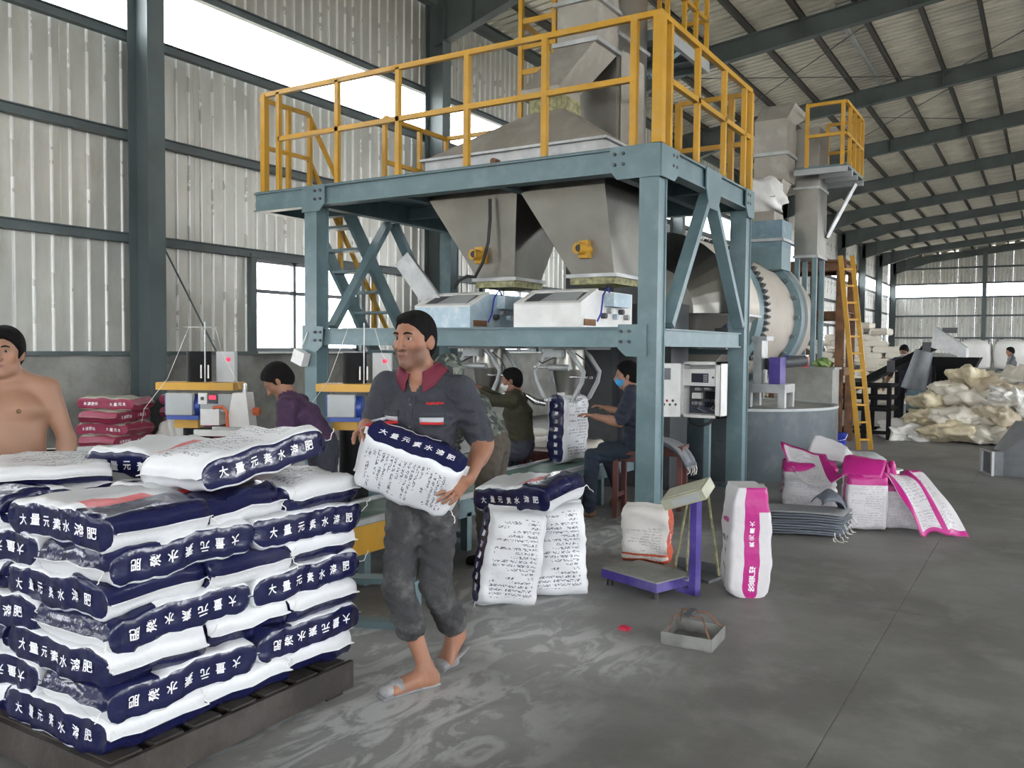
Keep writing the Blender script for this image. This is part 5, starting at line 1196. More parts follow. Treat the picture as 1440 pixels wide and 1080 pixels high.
for k in range(3):
    z = .64+.016*k
    ct = [[(-3.35+.1*q, 7.7-.03*k, z) for q in range(4)], [(-3.35+.1*q, 7.85, z+.01) for q in range(4)], [(-3.1+.06*q, 8.0-.1*q/3, z-.0) for q in range(4)], [(-3.0+.06*q, 8.05-.1*q/3, z-.22-.02*k) for q in range(4)]]
    ct = [[(-3.3, 7.72+.09*q, z) for q in range(4)][::-1], [(-3.15, 7.72+.09*q, z+.012) for q in range(4)][::-1], [(-2.93, 7.70+.09*q, z-.01) for q in range(4)][::-1], [(-2.86, 7.70+.09*q, z-.20-.02*k) for q in range(4)][::-1]]
    o = sheet(ct, 10, 8, None, .012, .004, 40+k).build('empty_sack', [grey_print if k == 2 else grey_sheet], None, (-3.1, 7.85, .6)); tag(o, '%s grey empty sack draped over the stool behind the front-right post' % ('lowest', 'middle', 'uppermost')[k], 'empty sack', 'grey sacks over the stool')
for k in range(8):
    y_ = 7.72+.035*k; MB().tube([(-2.85, y_, .44), (-2.84+rnd.uniform(-.01, .02), y_+.01, .40), (-2.85, y_, .34+rnd.uniform(0, .04))], .003, 4).build('string_end', thread, o)

# ---------------------------------------------------------------- raw material beyond
ylw = pm('stained_film', (.56, .49, .34), .35, 0, .2, 6, bump=.4, bscale=12); cream = film('cream_film', (.62, .58, .50), .32, .12); clearf = film('milky_film', (.68, .67, .64), .25, .1)
tan_s = film('tan_woven', (.50, .43, .32), .6, .15)
def heap_sack(n_, seed):
    r = random.Random(seed); ph = [r.uniform(0, 6.3) for _ in range(10)]; mb = MB()
    def P(u, v):
        a = PI*u; b_ = 2*PI*v; f = lambda q, e: math.copysign(abs(q)**e, q)
        x, y, z = f(math.cos(a), .8), f(math.sin(a), .7)*f(math.cos(b_), .8), f(math.sin(a), .7)*f(math.sin(b_), .8)
        k = 1+.10*math.sin(4*x+ph[0]+2*y)+.08*math.sin(7*y+ph[1]-3*x)+.07*math.sin(9*x+5*z+ph[2])+.05*math.sin(14*y+6*x+ph[3])+.04*math.sin(21*x-9*y+ph[4])
        fold = .12*abs(math.sin(5*x+3*y+ph[5]))
        return (x*.5*k, y*.34*(k-fold), z*.15*(k+.35*math.sin(6*x+ph[6])*math.sin(5*y+ph[7])))
    from mathutils import noise as mn
    off = Vector((seed*3.7, seed*1.3, 0))
    def P2(u, v):
        x, y, z = P(u, v); p = Vector((x, y, z)); r_ = mn.ridged_multi_fractal(p*3.2+off, .9, 2.2, 4, 1.0, 2.0); e_ = Vector((x, y, z*2.2)).normalized()
        return p+e_*(.085*(r_-1.1))
    mb.grid(P2, 40, 56, 0, True, True); return mb
HM = [clearf, ylw, cream, tan_s, clearf]
heapm = [heap_sack(0, 50+k).mesh('sack', HM[k % 5]) for k in range(8)]
HP = [(-2.0, 16.55, .10), (-1.45, 16.35, .12), (-.85, 16.4, .12), (-.25, 16.5, .13), (.4, 16.6, .12), (-1.9, 17.2, .15), (-1.2, 17.0, .2), (-.5, 17.1, .2), (.2, 17.2, .2),
      (-1.75, 16.7, .33), (-1.2, 16.6, .38), (-.6, 16.6, .38), (0, 16.75, .4), (.6, 16.9, .35), (-1.55, 17.1, .52), (-1.0, 16.95, .62), (-.4, 16.95, .62), (.15, 17.1, .64), (-1.35, 17.2, .80), (-.8, 17.2, .86), (-.2, 17.25, .88), (.4, 17.3, .8), (-1.15, 17.35, .98), (-.45, 17.4, 1.05), (.2, 17.5, 1.02)]
HW = ['limp milky plastic sack', 'yellow-stained plastic sack', 'cream plastic sack', 'tan woven sack']
import itertools
for k, (x, y, z) in enumerate(HP):
    r = random.Random(900+k); me = heapm[k % 8]; lvl = 'bottom row' if z < .16 else ('second row' if z < .45 else ('third row' if z < .7 else 'crest'))
    col_ = HW[{0: 0, 1: 1, 2: 2, 3: 3, 4: 0}[(k % 8) % 5]]; rank = sum(1 for q in HP if q[0] < x and (('bottom row' if q[2] < .16 else ('second row' if q[2] < .45 else ('third row' if q[2] < .7 else 'crest'))) == lvl))
    o = inst(me, 'plastic_sack', None, (x, y, z+.06), (r.uniform(-.35, .35), r.uniform(-.3, .3), r.uniform(-1.2, 1.2)), (r.uniform(.85, 1.15),)*3)
    tag(o, '%s, %s from the left in the heap\'s %s' % (col_, ('first', 'second', 'third', 'fourth', 'fifth', 'sixth', 'seventh', 'eighth', 'ninth')[rank], lvl), 'sack', 'heap of discarded plastic sacks')
# white sack pile farther back, stepped
PB = bagset('plain', 4, L=.82, W=.52, T=.20)
lay = [(-8.6, -2.6, 0), (-8.6, -2.7, 1), (-8.5, -2.8, 2), (-8.4, -3.0, 3), (-8.2, -3.0, 4), (-7.8, -3.2, 5), (-7.4, -3.4, 6), (-7.0, -3.5, 7), (-6.5, -3.8, 8), (-6.1, -4.1, 9), (-5.7, -4.2, 10), (-5.3, -4.3, 11), (-5.0, -4.4, 12)]
Pn = 0
NTH = ['first', 'second', 'third', 'fourth', 'fifth', 'sixth', 'seventh', 'eighth', 'ninth', 'tenth', 'eleventh', 'twelfth', 'thirteenth']
for a, b_, L_ in lay:
    x = a; i = 0
    while x < b_:
        y_ = 27.6+.12*L_+rnd.uniform(-.06, .06)
        o = put_bag(PB[Pn % 4], 'cream_sack', 'cream sack, %s from the left in the %s row up of the far pile' % (NTH[i], NTH[L_]), (x, y_, .1+.185*L_), Rz(rnd.uniform(-.12, .12)+(PI/2 if (i+L_) % 3 == 0 else 0)), 'cream sacks in the far pile'); Pn += 1
        x += .85 if (i+L_) % 3 else .62; i += 1
# white bulk bags
for i in range(4):
    for j in range(2):
        o = thing('bulk_bag', 'white bulk bag, %s of four from the left, %s row, before the far wall' % (('first', 'second', 'third', 'last')[i], ('lower', 'upper')[j]), 'bulk bag', (-2.0+1.0*i, 31, .98*j), 'white bulk bags')
        r = random.Random(i*7+j); ph = r.uniform(0, 6)
        def P(u, v, ph=ph, x0=-2.0+1.0*i, z0=.98*j):
            a = 2*PI*v; z = u; f = lambda q: math.copysign(abs(q)**.35, q); bl = 1+.10*math.sin(PI*min(1, max(0, z)))+.02*math.sin(9*z+4*a+ph)
            k = .44*bl*(1 if 0 < u < 1 else .2)
            return (x0+k*f(math.cos(a)), 31+k*f(math.sin(a)), z0+.95*min(1, max(0, z*1.0)))
        MB().grid(P, 12, 28, 0, True, True).build('bag_body', clearf, o)
        for s in (-1, 1):
            for q in (-1, 1): MB().tube([(-2.0+i+s*.4, 31+q*.4, .98*j+.8), (-2.0+i+s*.38, 31+q*.4, .98*j+.97), (-2.0+i+s*.25, 31+q*.4, .98*j+.97)], .02, 6).build('lifting_loop', grey_sheet, o)
# tan sacks behind the bagging line (seen between legs)
for k, (x, y, z, a) in enumerate(((-5.4, 8.9, .1, .1), (-5.3, 8.95, .28, .0), (-5.35, 8.9, .46, .2), (-4.5, 8.2, .1, .5), (-4.48, 8.25, .28, .3), (-4.45, 8.2, .46, .1))):
    put_bag(PB[k % 4], 'cream_sack', 'cream sack in the small stack behind the bag clamps, %s, %s one' % (('left stack' if k < 3 else 'right stack'), ('lowest', 'middle', 'topmost')[k % 3]), (x, y, z), Rz(a), 'cream sacks behind the clamps')
# ---------------------------------------------------------------- people: implicit bodies polygonised into one continuous mesh
from mathutils.bvhtree import BVHTree
A3 = lambda p: np.array(p, np.float64)
def nrm(v): v = A3(v); return v/np.linalg.norm(v)
class SDF:
    def __init__(s): s.p = []
    def cap(s, a, b, ra, rb, lab=0, k=.02, wr=0): s.p.append(('c', A3(a), A3(b), ra, rb, lab, k, wr)); return s
    def ecap(s, a, b, side, ra, rb, lab=0, k=.03, wr=0): s.p.append(('e', A3(a), A3(b), nrm(side), ra, rb, lab, k, wr)); return s
    def ell(s, c, ax, r, lab=0, k=.02, wr=0): s.p.append(('l', A3(c), np.array([nrm(q) for q in ax]), A3(r), None, lab, k, wr)); return s
    def sub(s, c, r, k=.01): s.p.append(('s', A3(c), None, r, None, 0, k, 0)); return s
    @staticmethod
    def ev(p, X):
        t = p[0]
        if t == 'c':
            ba = p[2]-p[1]; L = max(ba@ba, 1e-9); pa = X-p[1]; h = np.clip(pa@ba/L, 0, 1); d = np.linalg.norm(pa-h[..., None]*ba, axis=-1)-(p[3]+(p[4]-p[3])*h)
        elif t == 'e':
            ba = p[2]-p[1]; L = max(ba@ba, 1e-9); ax = ba/math.sqrt(L); sd = p[3]-ax*(p[3]@ax); sd /= np.linalg.norm(sd); fd = np.cross(ax, sd)
            pa = X-p[1]; h = np.clip(pa@ba/L, 0, 1); q = pa-h[..., None]*ba
            A = p[4][0]+(p[5][0]-p[4][0])*h; B = p[4][1]+(p[5][1]-p[4][1])*h; m = np.minimum(A, B)
            kk = np.sqrt((q@sd/A)**2+(q@fd/B)**2+(q@ax/(m*.6))**2); d = (kk-1)*m
        elif t == 'l':
            q = (X-p[1])@p[2].T; k0 = np.linalg.norm(q/p[3], axis=-1); k1 = np.linalg.norm(q/(p[3]**2), axis=-1); d = k0*(k0-1)/np.maximum(k1, 1e-6)
        else: d = np.linalg.norm(X-p[1], axis=-1)-p[3]
        if p[-1]:
            w = p[-1]; d = d+w*(np.sin(X[..., 0]*41+X[..., 2]*67+3*np.sin(X[..., 1]*31))*np.sin(X[..., 1]*53-X[..., 2]*38)+.7*np.sin(X[..., 2]*95+X[..., 0]*28+2*np.sin(X[..., 1]*40)))
        return d
    def bounds(s, p):
        t = p[0]
        if t == 'c': r = max(p[3], p[4]); return np.minimum(p[1], p[2])-r, np.maximum(p[1], p[2])+r
        if t == 'e': r = max(max(p[4]), max(p[5])); return np.minimum(p[1], p[2])-r, np.maximum(p[1], p[2])+r
        r = p[3].max() if t == 'l' else p[3]; return p[1]-r, p[1]+r
    def mesh(s, res, cut=None):
        bs = [s.bounds(p) for p in s.p if p[0] != 's']; lo = np.min([b_[0] for b_ in bs], 0)-.03; hi = np.max([b_[1] for b_ in bs], 0)+.03
        n = np.ceil((hi-lo)/res).astype(int)+1; F = np.full(n, 1.0, np.float32); axs = [lo[i]+res*np.arange(n[i]) for i in range(3)]
        for p in s.p:
            l, h = s.bounds(p); mg = p[-2]+3*res+.01; i0 = np.maximum(0, ((l-mg-lo)/res).astype(int)); i1 = np.minimum(n, ((h+mg-lo)/res).astype(int)+2)
            X = np.stack(np.meshgrid(*[axs[i][i0[i]:i1[i]] for i in range(3)], indexing='ij'), -1); d = s.ev(p, X); sl = tuple(slice(i0[i], i1[i]) for i in range(3)); f = F[sl]; k = p[-2]
            if p[0] == 's': h_ = np.maximum(k-np.abs(f+d), 0)/k; F[sl] = np.maximum(f, -d)+h_*h_*k*.25
            else: h_ = np.maximum(k-np.abs(f-d), 0)/k; F[sl] = np.minimum(f, d)-h_*h_*k*.25
        if cut is not None:
            X = np.stack(np.meshgrid(*axs, indexing='ij'), -1); F = np.maximum(F, cut(X)).astype(np.float32)
        return surface_nets(F, lo, res)
    def labels(s, Vt):
        best = np.full(len(Vt), 9.0); lab = np.zeros(len(Vt), int)
        for p in s.p:
            if p[0] == 's': continue
            d = s.ev(p, Vt); m = d < best; best[m] = d[m]; lab[m] = p[-3]
        return lab
def surface_nets(F, lo, res):
    I = F < 0; n = np.array(F.shape); c = np.zeros(n-1, np.int8)
    offs = [(a, b_, d) for a in (0, 1) for b_ in (0, 1) for d in (0, 1)]
    for o in offs: c += I[o[0]:n[0]-1+o[0], o[1]:n[1]-1+o[1], o[2]:n[2]-1+o[2]]
    msk = (c > 0) & (c < 8); cells = np.argwhere(msk); idx = np.full(n-1, -1, np.int64); idx[msk] = np.arange(len(cells))
    val = np.stack([F[cells[:, 0]+o[0], cells[:, 1]+o[1], cells[:, 2]+o[2]] for o in offs], 1).astype(np.float64); O = np.array(offs, float)
    acc = np.zeros((len(cells), 3)); cnt = np.zeros(len(cells))
    for a in range(8):
        for b_ in range(a+1, 8):
            if np.abs(O[a]-O[b_]).sum() != 1: continue
            m = (val[:, a] < 0) != (val[:, b_] < 0); t_ = val[m, a]/(val[m, a]-val[m, b_]); acc[m] += O[a]+t_[:, None]*(O[b_]-O[a]); cnt[m] += 1
    Vt = lo+res*(cells+acc/cnt[:, None]); Q = []
    for ax in range(3):
        u, v = (ax+1) % 3, (ax+2) % 3; s0 = [slice(None)]*3; s1 = [slice(None)]*3; s0[ax] = slice(0, -1); s1[ax] = slice(1, None)
        e = np.argwhere(I[tuple(s0)] != I[tuple(s1)]); e = e[(e[:, u] > 0) & (e[:, v] > 0)]
        du = np.zeros(3, int); du[u] = 1; dv = np.zeros(3, int); dv[v] = 1
        g = lambda q: idx[np.minimum(q[:, 0], n[0]-2), np.minimum(q[:, 1], n[1]-2), np.minimum(q[:, 2], n[2]-2)]
        q = np.stack([g(e-du-dv), g(e-dv), g(e), g(e-du)], 1); fl = I[e[:, 0], e[:, 1], e[:, 2]]; q[~fl] = q[~fl][:, ::-1]; Q.append(q[(q >= 0).all(1)])
    return Vt, np.concatenate(Q)
def sdf_obj(name, Vt, Q, mats, parent, lab=None, col=None):
    org = np.array(root_loc(parent)); me = bpy.data.meshes.new(name); me.vertices.add(len(Vt)); me.vertices.foreach_set('co', (Vt-org).astype(np.float32).ravel())
    me.loops.add(len(Q)*4); me.loops.foreach_set('vertex_index', Q.astype(np.int32).ravel()); me.polygons.add(len(Q)); me.polygons.foreach_set('loop_start', np.arange(0, len(Q)*4, 4, dtype=np.int32))
    for m_ in mats: me.materials.append(m_)
    if lab is not None: me.polygons.foreach_set('material_index', np.median(lab[Q], axis=1).astype(np.int32) if False else lab[Q[:, 0]].astype(np.int32))
    me.polygons.foreach_set('use_smooth', np.ones(len(Q), bool))
    if col is not None:
        a = me.color_attributes.new('Col', 'FLOAT_COLOR', 'POINT'); a.data.foreach_set('color', np.concatenate([col, np.ones((len(col), 1))], 1).astype(np.float32).ravel())
    me.update(calc_edges=True); me.validate()
    o = bpy.data.objects.new(name, me); COL.objects.link(o); o.parent = parent
    return o
skin_m = attr_mat('skin', 'Col', .5, .12, 90, .35, .08)
hair_m = pm('black_hair', (.006, .005, .005), .8, 0, .3, 60, bump=.8, bscale=160, stretch=(1, 1, .25), spec=.15)
grey_sh = pm('slate_work_shirt', (.028, .031, .041), .85, 0, .15, 8, bump=.35, bscale=60)
grey_tr = pm('dusty_grey_trousers', (.034, .034, .037), .9, 0, .2, 6, bump=.4, bscale=50, dirt=(.13, .13, .125), dirt_amt=.55, dirt_scale=7)
maroon = pm('maroon_trim', (.13, .010, .028), .8, 0, .1, 8); stripe_m = pm('pale_stripe', (.42, .42, .46), .7, 0, .1, 8); redthread = pm('red_embroidery', (.5, .02, .02), .8)
shoe_m = pm('dusty_grey_shoe', (.17, .17, .18), .8, 0, .25, 14, dirt=(.35, .35, .34), dirt_amt=.6, dirt_scale=10)
darktr = pm('dark_trousers', (.028, .032, .045), .85, 0, .2, 6, bump=.3, bscale=50); purple_sh = pm('plum_shirt', (.050, .022, .058), .9, 0, .15, 7, bump=.3, bscale=50); olive_sh = pm('olive_jacket', (.030, .028, .014), .9, 0, .2, 7, bump=.3, bscale=50)
navy_sh = pm('navy_work_shirt', (.022, .026, .045), .85, 0, .15, 7, bump=.3, bscale=50); jean = pm('dark_jeans', (.016, .026, .045), .85, 0, .25, 7, bump=.3, bscale=60); tan_tr = pm('khaki_brown_trousers', (.060, .050, .038), .9, 0, .2, 7, bump=.3, bscale=50, dirt=(.1, .09, .075), dirt_amt=.5)
brown_shoe = pm('tan_shoe', (.16, .09, .05), .7, 0, .25, 10); blue_mask = pm('blue_mask', (.05, .32, .62), .7, 0, .08, 8); white_mask = pm('white_mask', (.5, .5, .5), .7, 0, .08, 8); eye_w = pm('eye_white', (.30, .27, .24), .35); eye_d = pm('dark_iris', (.012, .008, .006), .25)
m, t, b = new_mat('camouflage_cloth'); tc = t.node('ShaderNodeTexCoord').outputs['Object']; n1 = t.noise(tc, 16, 3); n2 = t.noise(tc, 23, 3)
cc = t.mix(t.m('GREATER_THAN', n1, .5), c4((.085, .10, .085)), c4((.028, .036, .034))); cc = t.mix(t.m('GREATER_THAN', n2, .57), cc, c4((.17, .18, .155))); t.put(cc, b.inputs['Base Color']); b.inputs['Roughness'].default_value = .9
camo_m = m

def axes(F, U=(0, 0, 1)):
    F = nrm(F); U = A3(U); Rr = nrm(np.cross(F, U)); U = np.cross(Rr, F); return F, Rr, U
def head(S, c, F, U=(0, 0, 1), sc=1.0, fine=True):
    F, Rr, U = axes(F, U); c = A3(c); L = lambda r, f, u: c+sc*(Rr*r+F*f+U*u); ax = (Rr, F, U); q = sc
    S.ell(L(0, -.012, .035), ax, A3((.076, .096, .088))*q, 0, .02); S.ell(L(0, .018, -.030), ax, A3((.063, .072, .088))*q, 0, .03)
    S.ell(L(0, .062, -.098), ax, A3((.030, .026, .022))*q, 0, .03)
    for s in (-1, 1):
        S.ell(L(s*.044, .012, -.075), ax, A3((.024, .034, .028))*q, 0, .03); S.ell(L(s*.042, .054, -.018), ax, A3((.024, .022, .022))*q, 0, .025)
        S.ell(L(s*.078, -.012, -.008), (nrm(Rr*s+F*.25), F, U), A3((.010, .020, .033))*q, 0, .006)
    S.cap(L(-.034, .080, .034), L(.034, .080, .034), .012*q, .012*q, 0, .02)
    if fine:
        for s in (-1, 1): S.sub(L(s*.032, .104, .012), .017*q, .012)
        S.cap(L(0, .090, .018), L(0, .116, -.028), .0095*q, .0145*q, 0, .012)
        for s in (-1, 1): S.ell(L(s*.013, .098, -.030), ax, A3((.011, .012, .009))*q, 0, .008)
        S.cap(L(-.018, .084, -.057), L(.018, .084, -.057), .0065*q, .0065*q, 0, .006); S.cap(L(-.016, .083, -.069), L(.016, .083, -.069), .0075*q, .0075*q, 0, .006)
    else: S.cap(L(0, .088, .012), L(0, .104, -.026), .010*q, .014*q, 0, .014)
    return L, (F, Rr, U)
def skin_col(Vt, base, hd=None, sc=1.0, stubble=0, lips=True):
    col = np.tile(A3(base), (len(Vt), 1)); col *= (1+.07*np.sin(Vt[:, :1]*37+Vt[:, 2:]*29)*np.sin(Vt[:, 1:2]*33))
    if hd is not None:
        c, F, Rr, U = hd; q = (Vt-c)/sc; f, r, u = q@F, q@Rr, q@U
        ok = (np.abs(q).max(1) < .16)
        if stubble:
            w = np.clip(1-np.maximum(0, np.abs(u+.075)-.035)/.025, 0, 1)*np.clip((f-.0)/.03, 0, 1)*ok; w2 = w*(1-np.exp(-((r/.02)**2+((u+.063)/.012)**2)))
            col = col*(1-stubble*w2[:, None])+A3((.035, .028, .024))*stubble*w2[:, None]
        if lips:
            w = np.exp(-((r/.021)**4+((u+.063)/.012)**4))*(f > .07)*ok; col = col*(1-.75*w[:, None])+A3((.25, .085, .075))*.75*w[:, None]
            w = np.exp(-((r/.021)**4+((u+.063)/.0032)**2))*(f > .07)*ok; col *= (1-.75*w[:, None])
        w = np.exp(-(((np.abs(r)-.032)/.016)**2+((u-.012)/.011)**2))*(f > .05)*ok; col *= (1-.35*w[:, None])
        w = np.exp(-(((np.abs(r)-.046)/.02)**2+((u+.02)/.018)**2))*(f > .03)*ok; col *= (1+w[:, None]*A3((.12, -.03, -.05)))
    return col
def hair(parent, c, ax, sc=1.0, thick=.010, res=.007, long=False, bun=False, name='hair', mat=None, line=-.014):
    F, Rr, U = ax; S = SDF(); L = lambda r, f, u: A3(c)+sc*(Rr*r+F*f+U*u)
    S.ell(L(0, -.014, .038), ax[1:2]+ax[0:1]+ax[2:3] if False else (Rr, F, U), A3((.077+thick, .097+thick, .089+thick))*sc, 0, .01)
    S.ell(L(0, -.045, -.015), (Rr, F, U), A3((.066+thick*.6, .06+thick, .075))*sc, 0, .03)
    S.ell(L(0, .052, .098), (Rr, nrm(F*.85-U*.5), nrm(U*.85+F*.5)), A3((.052, .035, .016))*sc, 0, .02)
    if bun: S.ell(L(0, -.125, -.02), (Rr, F, U), A3((.03, .035, .035))*sc, 0, .01)
    def cut(X):
        q = (X-A3(c))/sc; f, r, u = q@F, q@Rr, q@U; w = .0015*np.sin(r*230)+.001*np.sin(f*190+u*120); d1 = np.minimum((line-(-.77*f+.64*u)), np.maximum(np.abs(f-.012)-.012, -.03-u))+w
        if long: d1 = np.minimum(d1, (f+.02)*1.0)
        return np.maximum(d1, -.115-u)*sc
    Vt, Q = S.mesh(res, cut); return sdf_obj(name, Vt, Q, [mat or hair_m], parent)
def hand(S, wr, dr, palm, thumb, curl=(.5, .5, .5, .5), sc=1.0, lab=0, tcurl=.4, spread=.06):
    """dr finger direction, palm = direction the palm faces, thumb = side on which the thumb sits"""
    dr = nrm(dr); palm = A3(palm); palm = nrm(palm-dr*(palm@dr)); th = nrm(np.cross(dr, palm)); th = th if th@A3(thumb) > 0 else -th
    wr = A3(wr); kn = wr+dr*.088*sc; S.ecap(wr+dr*.012*sc, kn-dr*.008*sc, th, (.029*sc, .017*sc), (.040*sc, .0135*sc), lab, .015)
    ln = (.068, .078, .073, .058); rot = lambda v, a: v*math.cos(a)+palm*math.sin(a)
    for i in range(4):
        off = (.030-.0205*i)*sc; p = kn+th*off-dr*.004*abs(i-1)*sc; d0 = nrm(dr+th*spread*(1.3-i)); a = 0; r = .0088*sc
        for sgm, (fr, ca) in enumerate(((.46, .45), (.31, .9), (.25, .6))):
            a += curl[i]*ca; d = nrm(rot(d0, a)); q = p+d*ln[i]*fr*sc; S.cap(p, q, r, r*.93, lab, .0045); p = q; r *= .93
    p = wr+dr*.026*sc+th*.030*sc; d = nrm(dr*.65+th*.75+palm*.3); q = p+d*.040*sc; S.cap(p-th*.01, q, .015*sc, .0105*sc, lab, .012); d2 = nrm(d+dr*.8+palm*tcurl); r_ = q+d2*.030*sc; S.cap(q, r_, .0105*sc, .0095*sc, lab, .006); S.cap(r_, r_+nrm(d2+palm*tcurl)*.022*sc, .0095*sc, .008*sc, lab, .006)
def foot(S, an, toe, lab, w=.042, sole=True):
    an, toe = A3(an), A3(toe); d = toe-an; d[2] = 0; dn = nrm(d); sd = np.cross(dn, (0, 0, 1)); heel = A3((an[0], an[1], toe[2]))-dn*.045
    if an[2]-toe[2] > .10: heel = an-(toe-an)*.15-A3((0, 0, .045))
    S.ecap(heel+A3((0, 0, .01)), toe-dn*.03, sd, (.034, .034), (w, .026), lab, .02); S.cap(an, heel+dn*.03+A3((0, 0, .015)), .036, .036, lab, .03); S.ecap(an+dn*.03-A3((0, 0, .02)), toe-dn*.04+A3((0, 0, .012)), sd, (.032, .03), (w*.9, .02), lab, .025)

def person(label, J, sty, res, group=None, loc=None):
    pl = loc or (J['pel'][0], J['pel'][1], 0); P_ = thing('person', label, 'person', pl, group); S = SDF(); g = lambda k: A3(J[k])
    sh, tr, sl = sty.get('top', 1), 2, sty.get('sleeve', .8); b_ = sty.get('bulk', 1.0); wr = sty.get('wr', .0035)
    pel, ch, nk = g('pel'), g('chest'), g('neck'); side = g('shR')-g('shL'); hside = g('hipR')-g('hipL')
    # trunk
    S.ecap(pel+(ch-pel)*.12, ch, side, (.150*b_, .112*b_), (.172*b_, .118*b_), sh, .05, wr if sh else 0); S.ecap(ch, ch+(nk-ch)*.62, side, (.172*b_, .115*b_), (.118*b_, .082*b_), sh, .05, wr*.6 if sh else 0)
    if 'belly' in sty: S.ell(pel+(ch-pel)*.42+A3(sty['belly'][0]), (nrm(side), nrm(np.cross(side, (0, 0, 1))), (0, 0, 1)), sty['belly'][1], sh, .06)
    S.ecap(pel-A3((0, 0, .03)), pel+(ch-pel)*.18, hside, (.152*b_, .115*b_), (.150*b_, .112*b_), tr, .03, wr)
    hd_c = g('head'); S.cap(nk-A3((0, 0, .03)), hd_c-A3(sty.get('U', (0, 0, 1)))*.05-A3(J['F'])*.015, .056*b_**.5, .052, 0, .03); S.cap(nk, g('shR'), .050, .052, sh, .045, 0); S.cap(nk, g('shL'), .050, .052, sh, .045, 0)
    L, ax = head(S, hd_c, J['F'], sty.get('U', (0, 0, 1)), sty.get('hs', 1.0), sty.get('fine', True))
    for s in 'RL':
        a, e, w = g('sh'+s), g('el'+s), g('wr'+s); S.cap(a, e, .052*b_**.7, .043, 0, .03); S.cap(e, w, .044, .030, 0, .02); S.cap(e+(w-e)*.15, e+(w-e)*.4, .047, .044, 0, .02)
        if sl > 0 and sh:
            q = a+(e-a)*min(1, sl); S.cap(a, q, .066*b_**.5, .066 if sl < 1 else .056, sh, .02, wr)
            if sl > 1: S.cap(e, e+(w-e)*(sl-1), .056, .044, sh, .015, wr)
        H = J['hand'+s]; hand(S, w, H[0], H[1], H[2], H[3] if len(H) > 3 else (.5,)*4, 1.0, sty.get('glove', 0))
        h, kn, an = g('hip'+s), g('kn'+s), g('an'+s); tl = sty.get('trl', {'R': 1, 'L': 1})[s]
        S.cap(h, kn, .092*b_**.5, .070, tr, .035, wr); q = kn+(an-kn)*tl; S.cap(kn, q, .070, .062 if tl > .8 else .070, tr, .02, wr)
        if tl < .95: S.cap(kn+(an-kn)*(tl-.14), q, .073, .073, tr, .004, wr); S.cap(kn+(an-kn)*.3, an, .046, .034, 0, .01)
        elif tl < 1.0: S.cap(kn, an, .04, .034, 0, .01)
        if 'toe'+s in J: foot(S, an, J['toe'+s], sty.get('foot', {'R': 3, 'L': 3})[s])
    for f in sty.get('extra', []): f(S, L, ax)
    Vt, Q = S.mesh(res); lab = S.labels(Vt); lab = sty['labfix'](Vt, lab) if 'labfix' in sty else lab; col = skin_col(Vt, sty.get('skin', (.30, .155, .095)), (hd_c, *ax), sty.get('hs', 1.0), sty.get('stubble', 0))
    body = sdf_obj('body', Vt, Q, [skin_m, sty.get('shirt', grey_sh), sty.get('trousers', grey_tr), sty.get('shoes', shoe_m), sty.get('accent', maroon)], P_, lab, col)
    hair(P_, hd_c, ax, sty.get('hs', 1.0), sty.get('hthick', .010), max(.006, res*.8), sty.get('long', False), sty.get('bun', False), mat=sty.get('hairmat', hair_m), name=sty.get('hairname', 'hair'), line=sty.get('line', -.014))
    if sty.get('eyes', False):
        for s in (-1, 1):
            e = L(s*.0315, .0735, .010); o = MB().sphere(e, .0118, 14).build('eye', eye_w, P_); c2 = A3(e)+A3(J.get('gaze', ax[0]))*.0062; MB().sphere(c2, .0074, 12).build('iris', eye_d, o)
            MB().tube([L(s*.014, .0945, .030), L(s*.022, .0945, .034), L(s*.032, .0925, .0355), L(s*.042, .087, .0335), L(s*.049, .080, .030)], [.0036, .0046, .0046, .0038, .0022], 8).build('eyebrow', hair_m, P_)
    if 'mask' in sty:
        Sm = SDF(); Sm.ell(L(0, .030, -.052), (ax[1], ax[0], ax[2]), (.069, .082, .060), 0, .01); Sm.cap(L(0, .09, -.02), L(0, .105, -.04), .012, .014, 0, .02)
        Vm, Qm = Sm.mesh(max(.006, res*.7), lambda X: .018-(X-hd_c)@ax[0]); mo = sdf_obj('face_mask', Vm, Qm, [sty['mask']], P_)
        for s in (-1, 1): MB().tube([L(s*.066, .03, -.03), L(s*.084, -.02, .0)], .002, 4).build('ear_loop', white_mask, mo)
    return P_, Vt, Q, L, ax
def bvh_of(Vt, Q): return BVHTree.FromPolygons([tuple(v) for v in Vt], [tuple(int(i) for i in q) for q in Q])
def decal(bvh, name, c, right, up, w, h, d, mat, parent, nu=6, nv=3, lift=.004):
    c, right, up, d = Vector(c), Vector(right).normalized(), Vector(up).normalized(), Vector(d).normalized(); pts = []
    for i in range(nu+1):
        for j in range(nv+1):
            o = c+right*(w*(i/nu-.5))+up*(h*(j/nv-.5))-d*.4; hit = bvh.ray_cast(o, d, .8); p = hit[0] if hit[0] is not None else o+d*.4; pts.append(p-d*lift)
    bk_ = [p+d*(lift+.002) for p in pts]; N = len(pts); m_ = nv+1; fs = []
    for i in range(nu):
        for j in range(nv): a, b_, e, f = i*m_+j, (i+1)*m_+j, (i+1)*m_+j+1, i*m_+j+1; fs += [(a, b_, e, f), (N+f, N+e, N+b_, N+a)]
    for i in range(nu): fs += [(i*m_, N+i*m_, N+(i+1)*m_, (i+1)*m_), ((i+1)*m_+nv, N+(i+1)*m_+nv, N+i*m_+nv, i*m_+nv)]
    for j in range(nv): fs += [(j+1, N+j+1, N+j, j), (nu*m_+j, N+nu*m_+j, N+nu*m_+j+1, nu*m_+j+1)]
    return MB().add(pts+bk_, fs, 0, True).build(name, mat, parent)

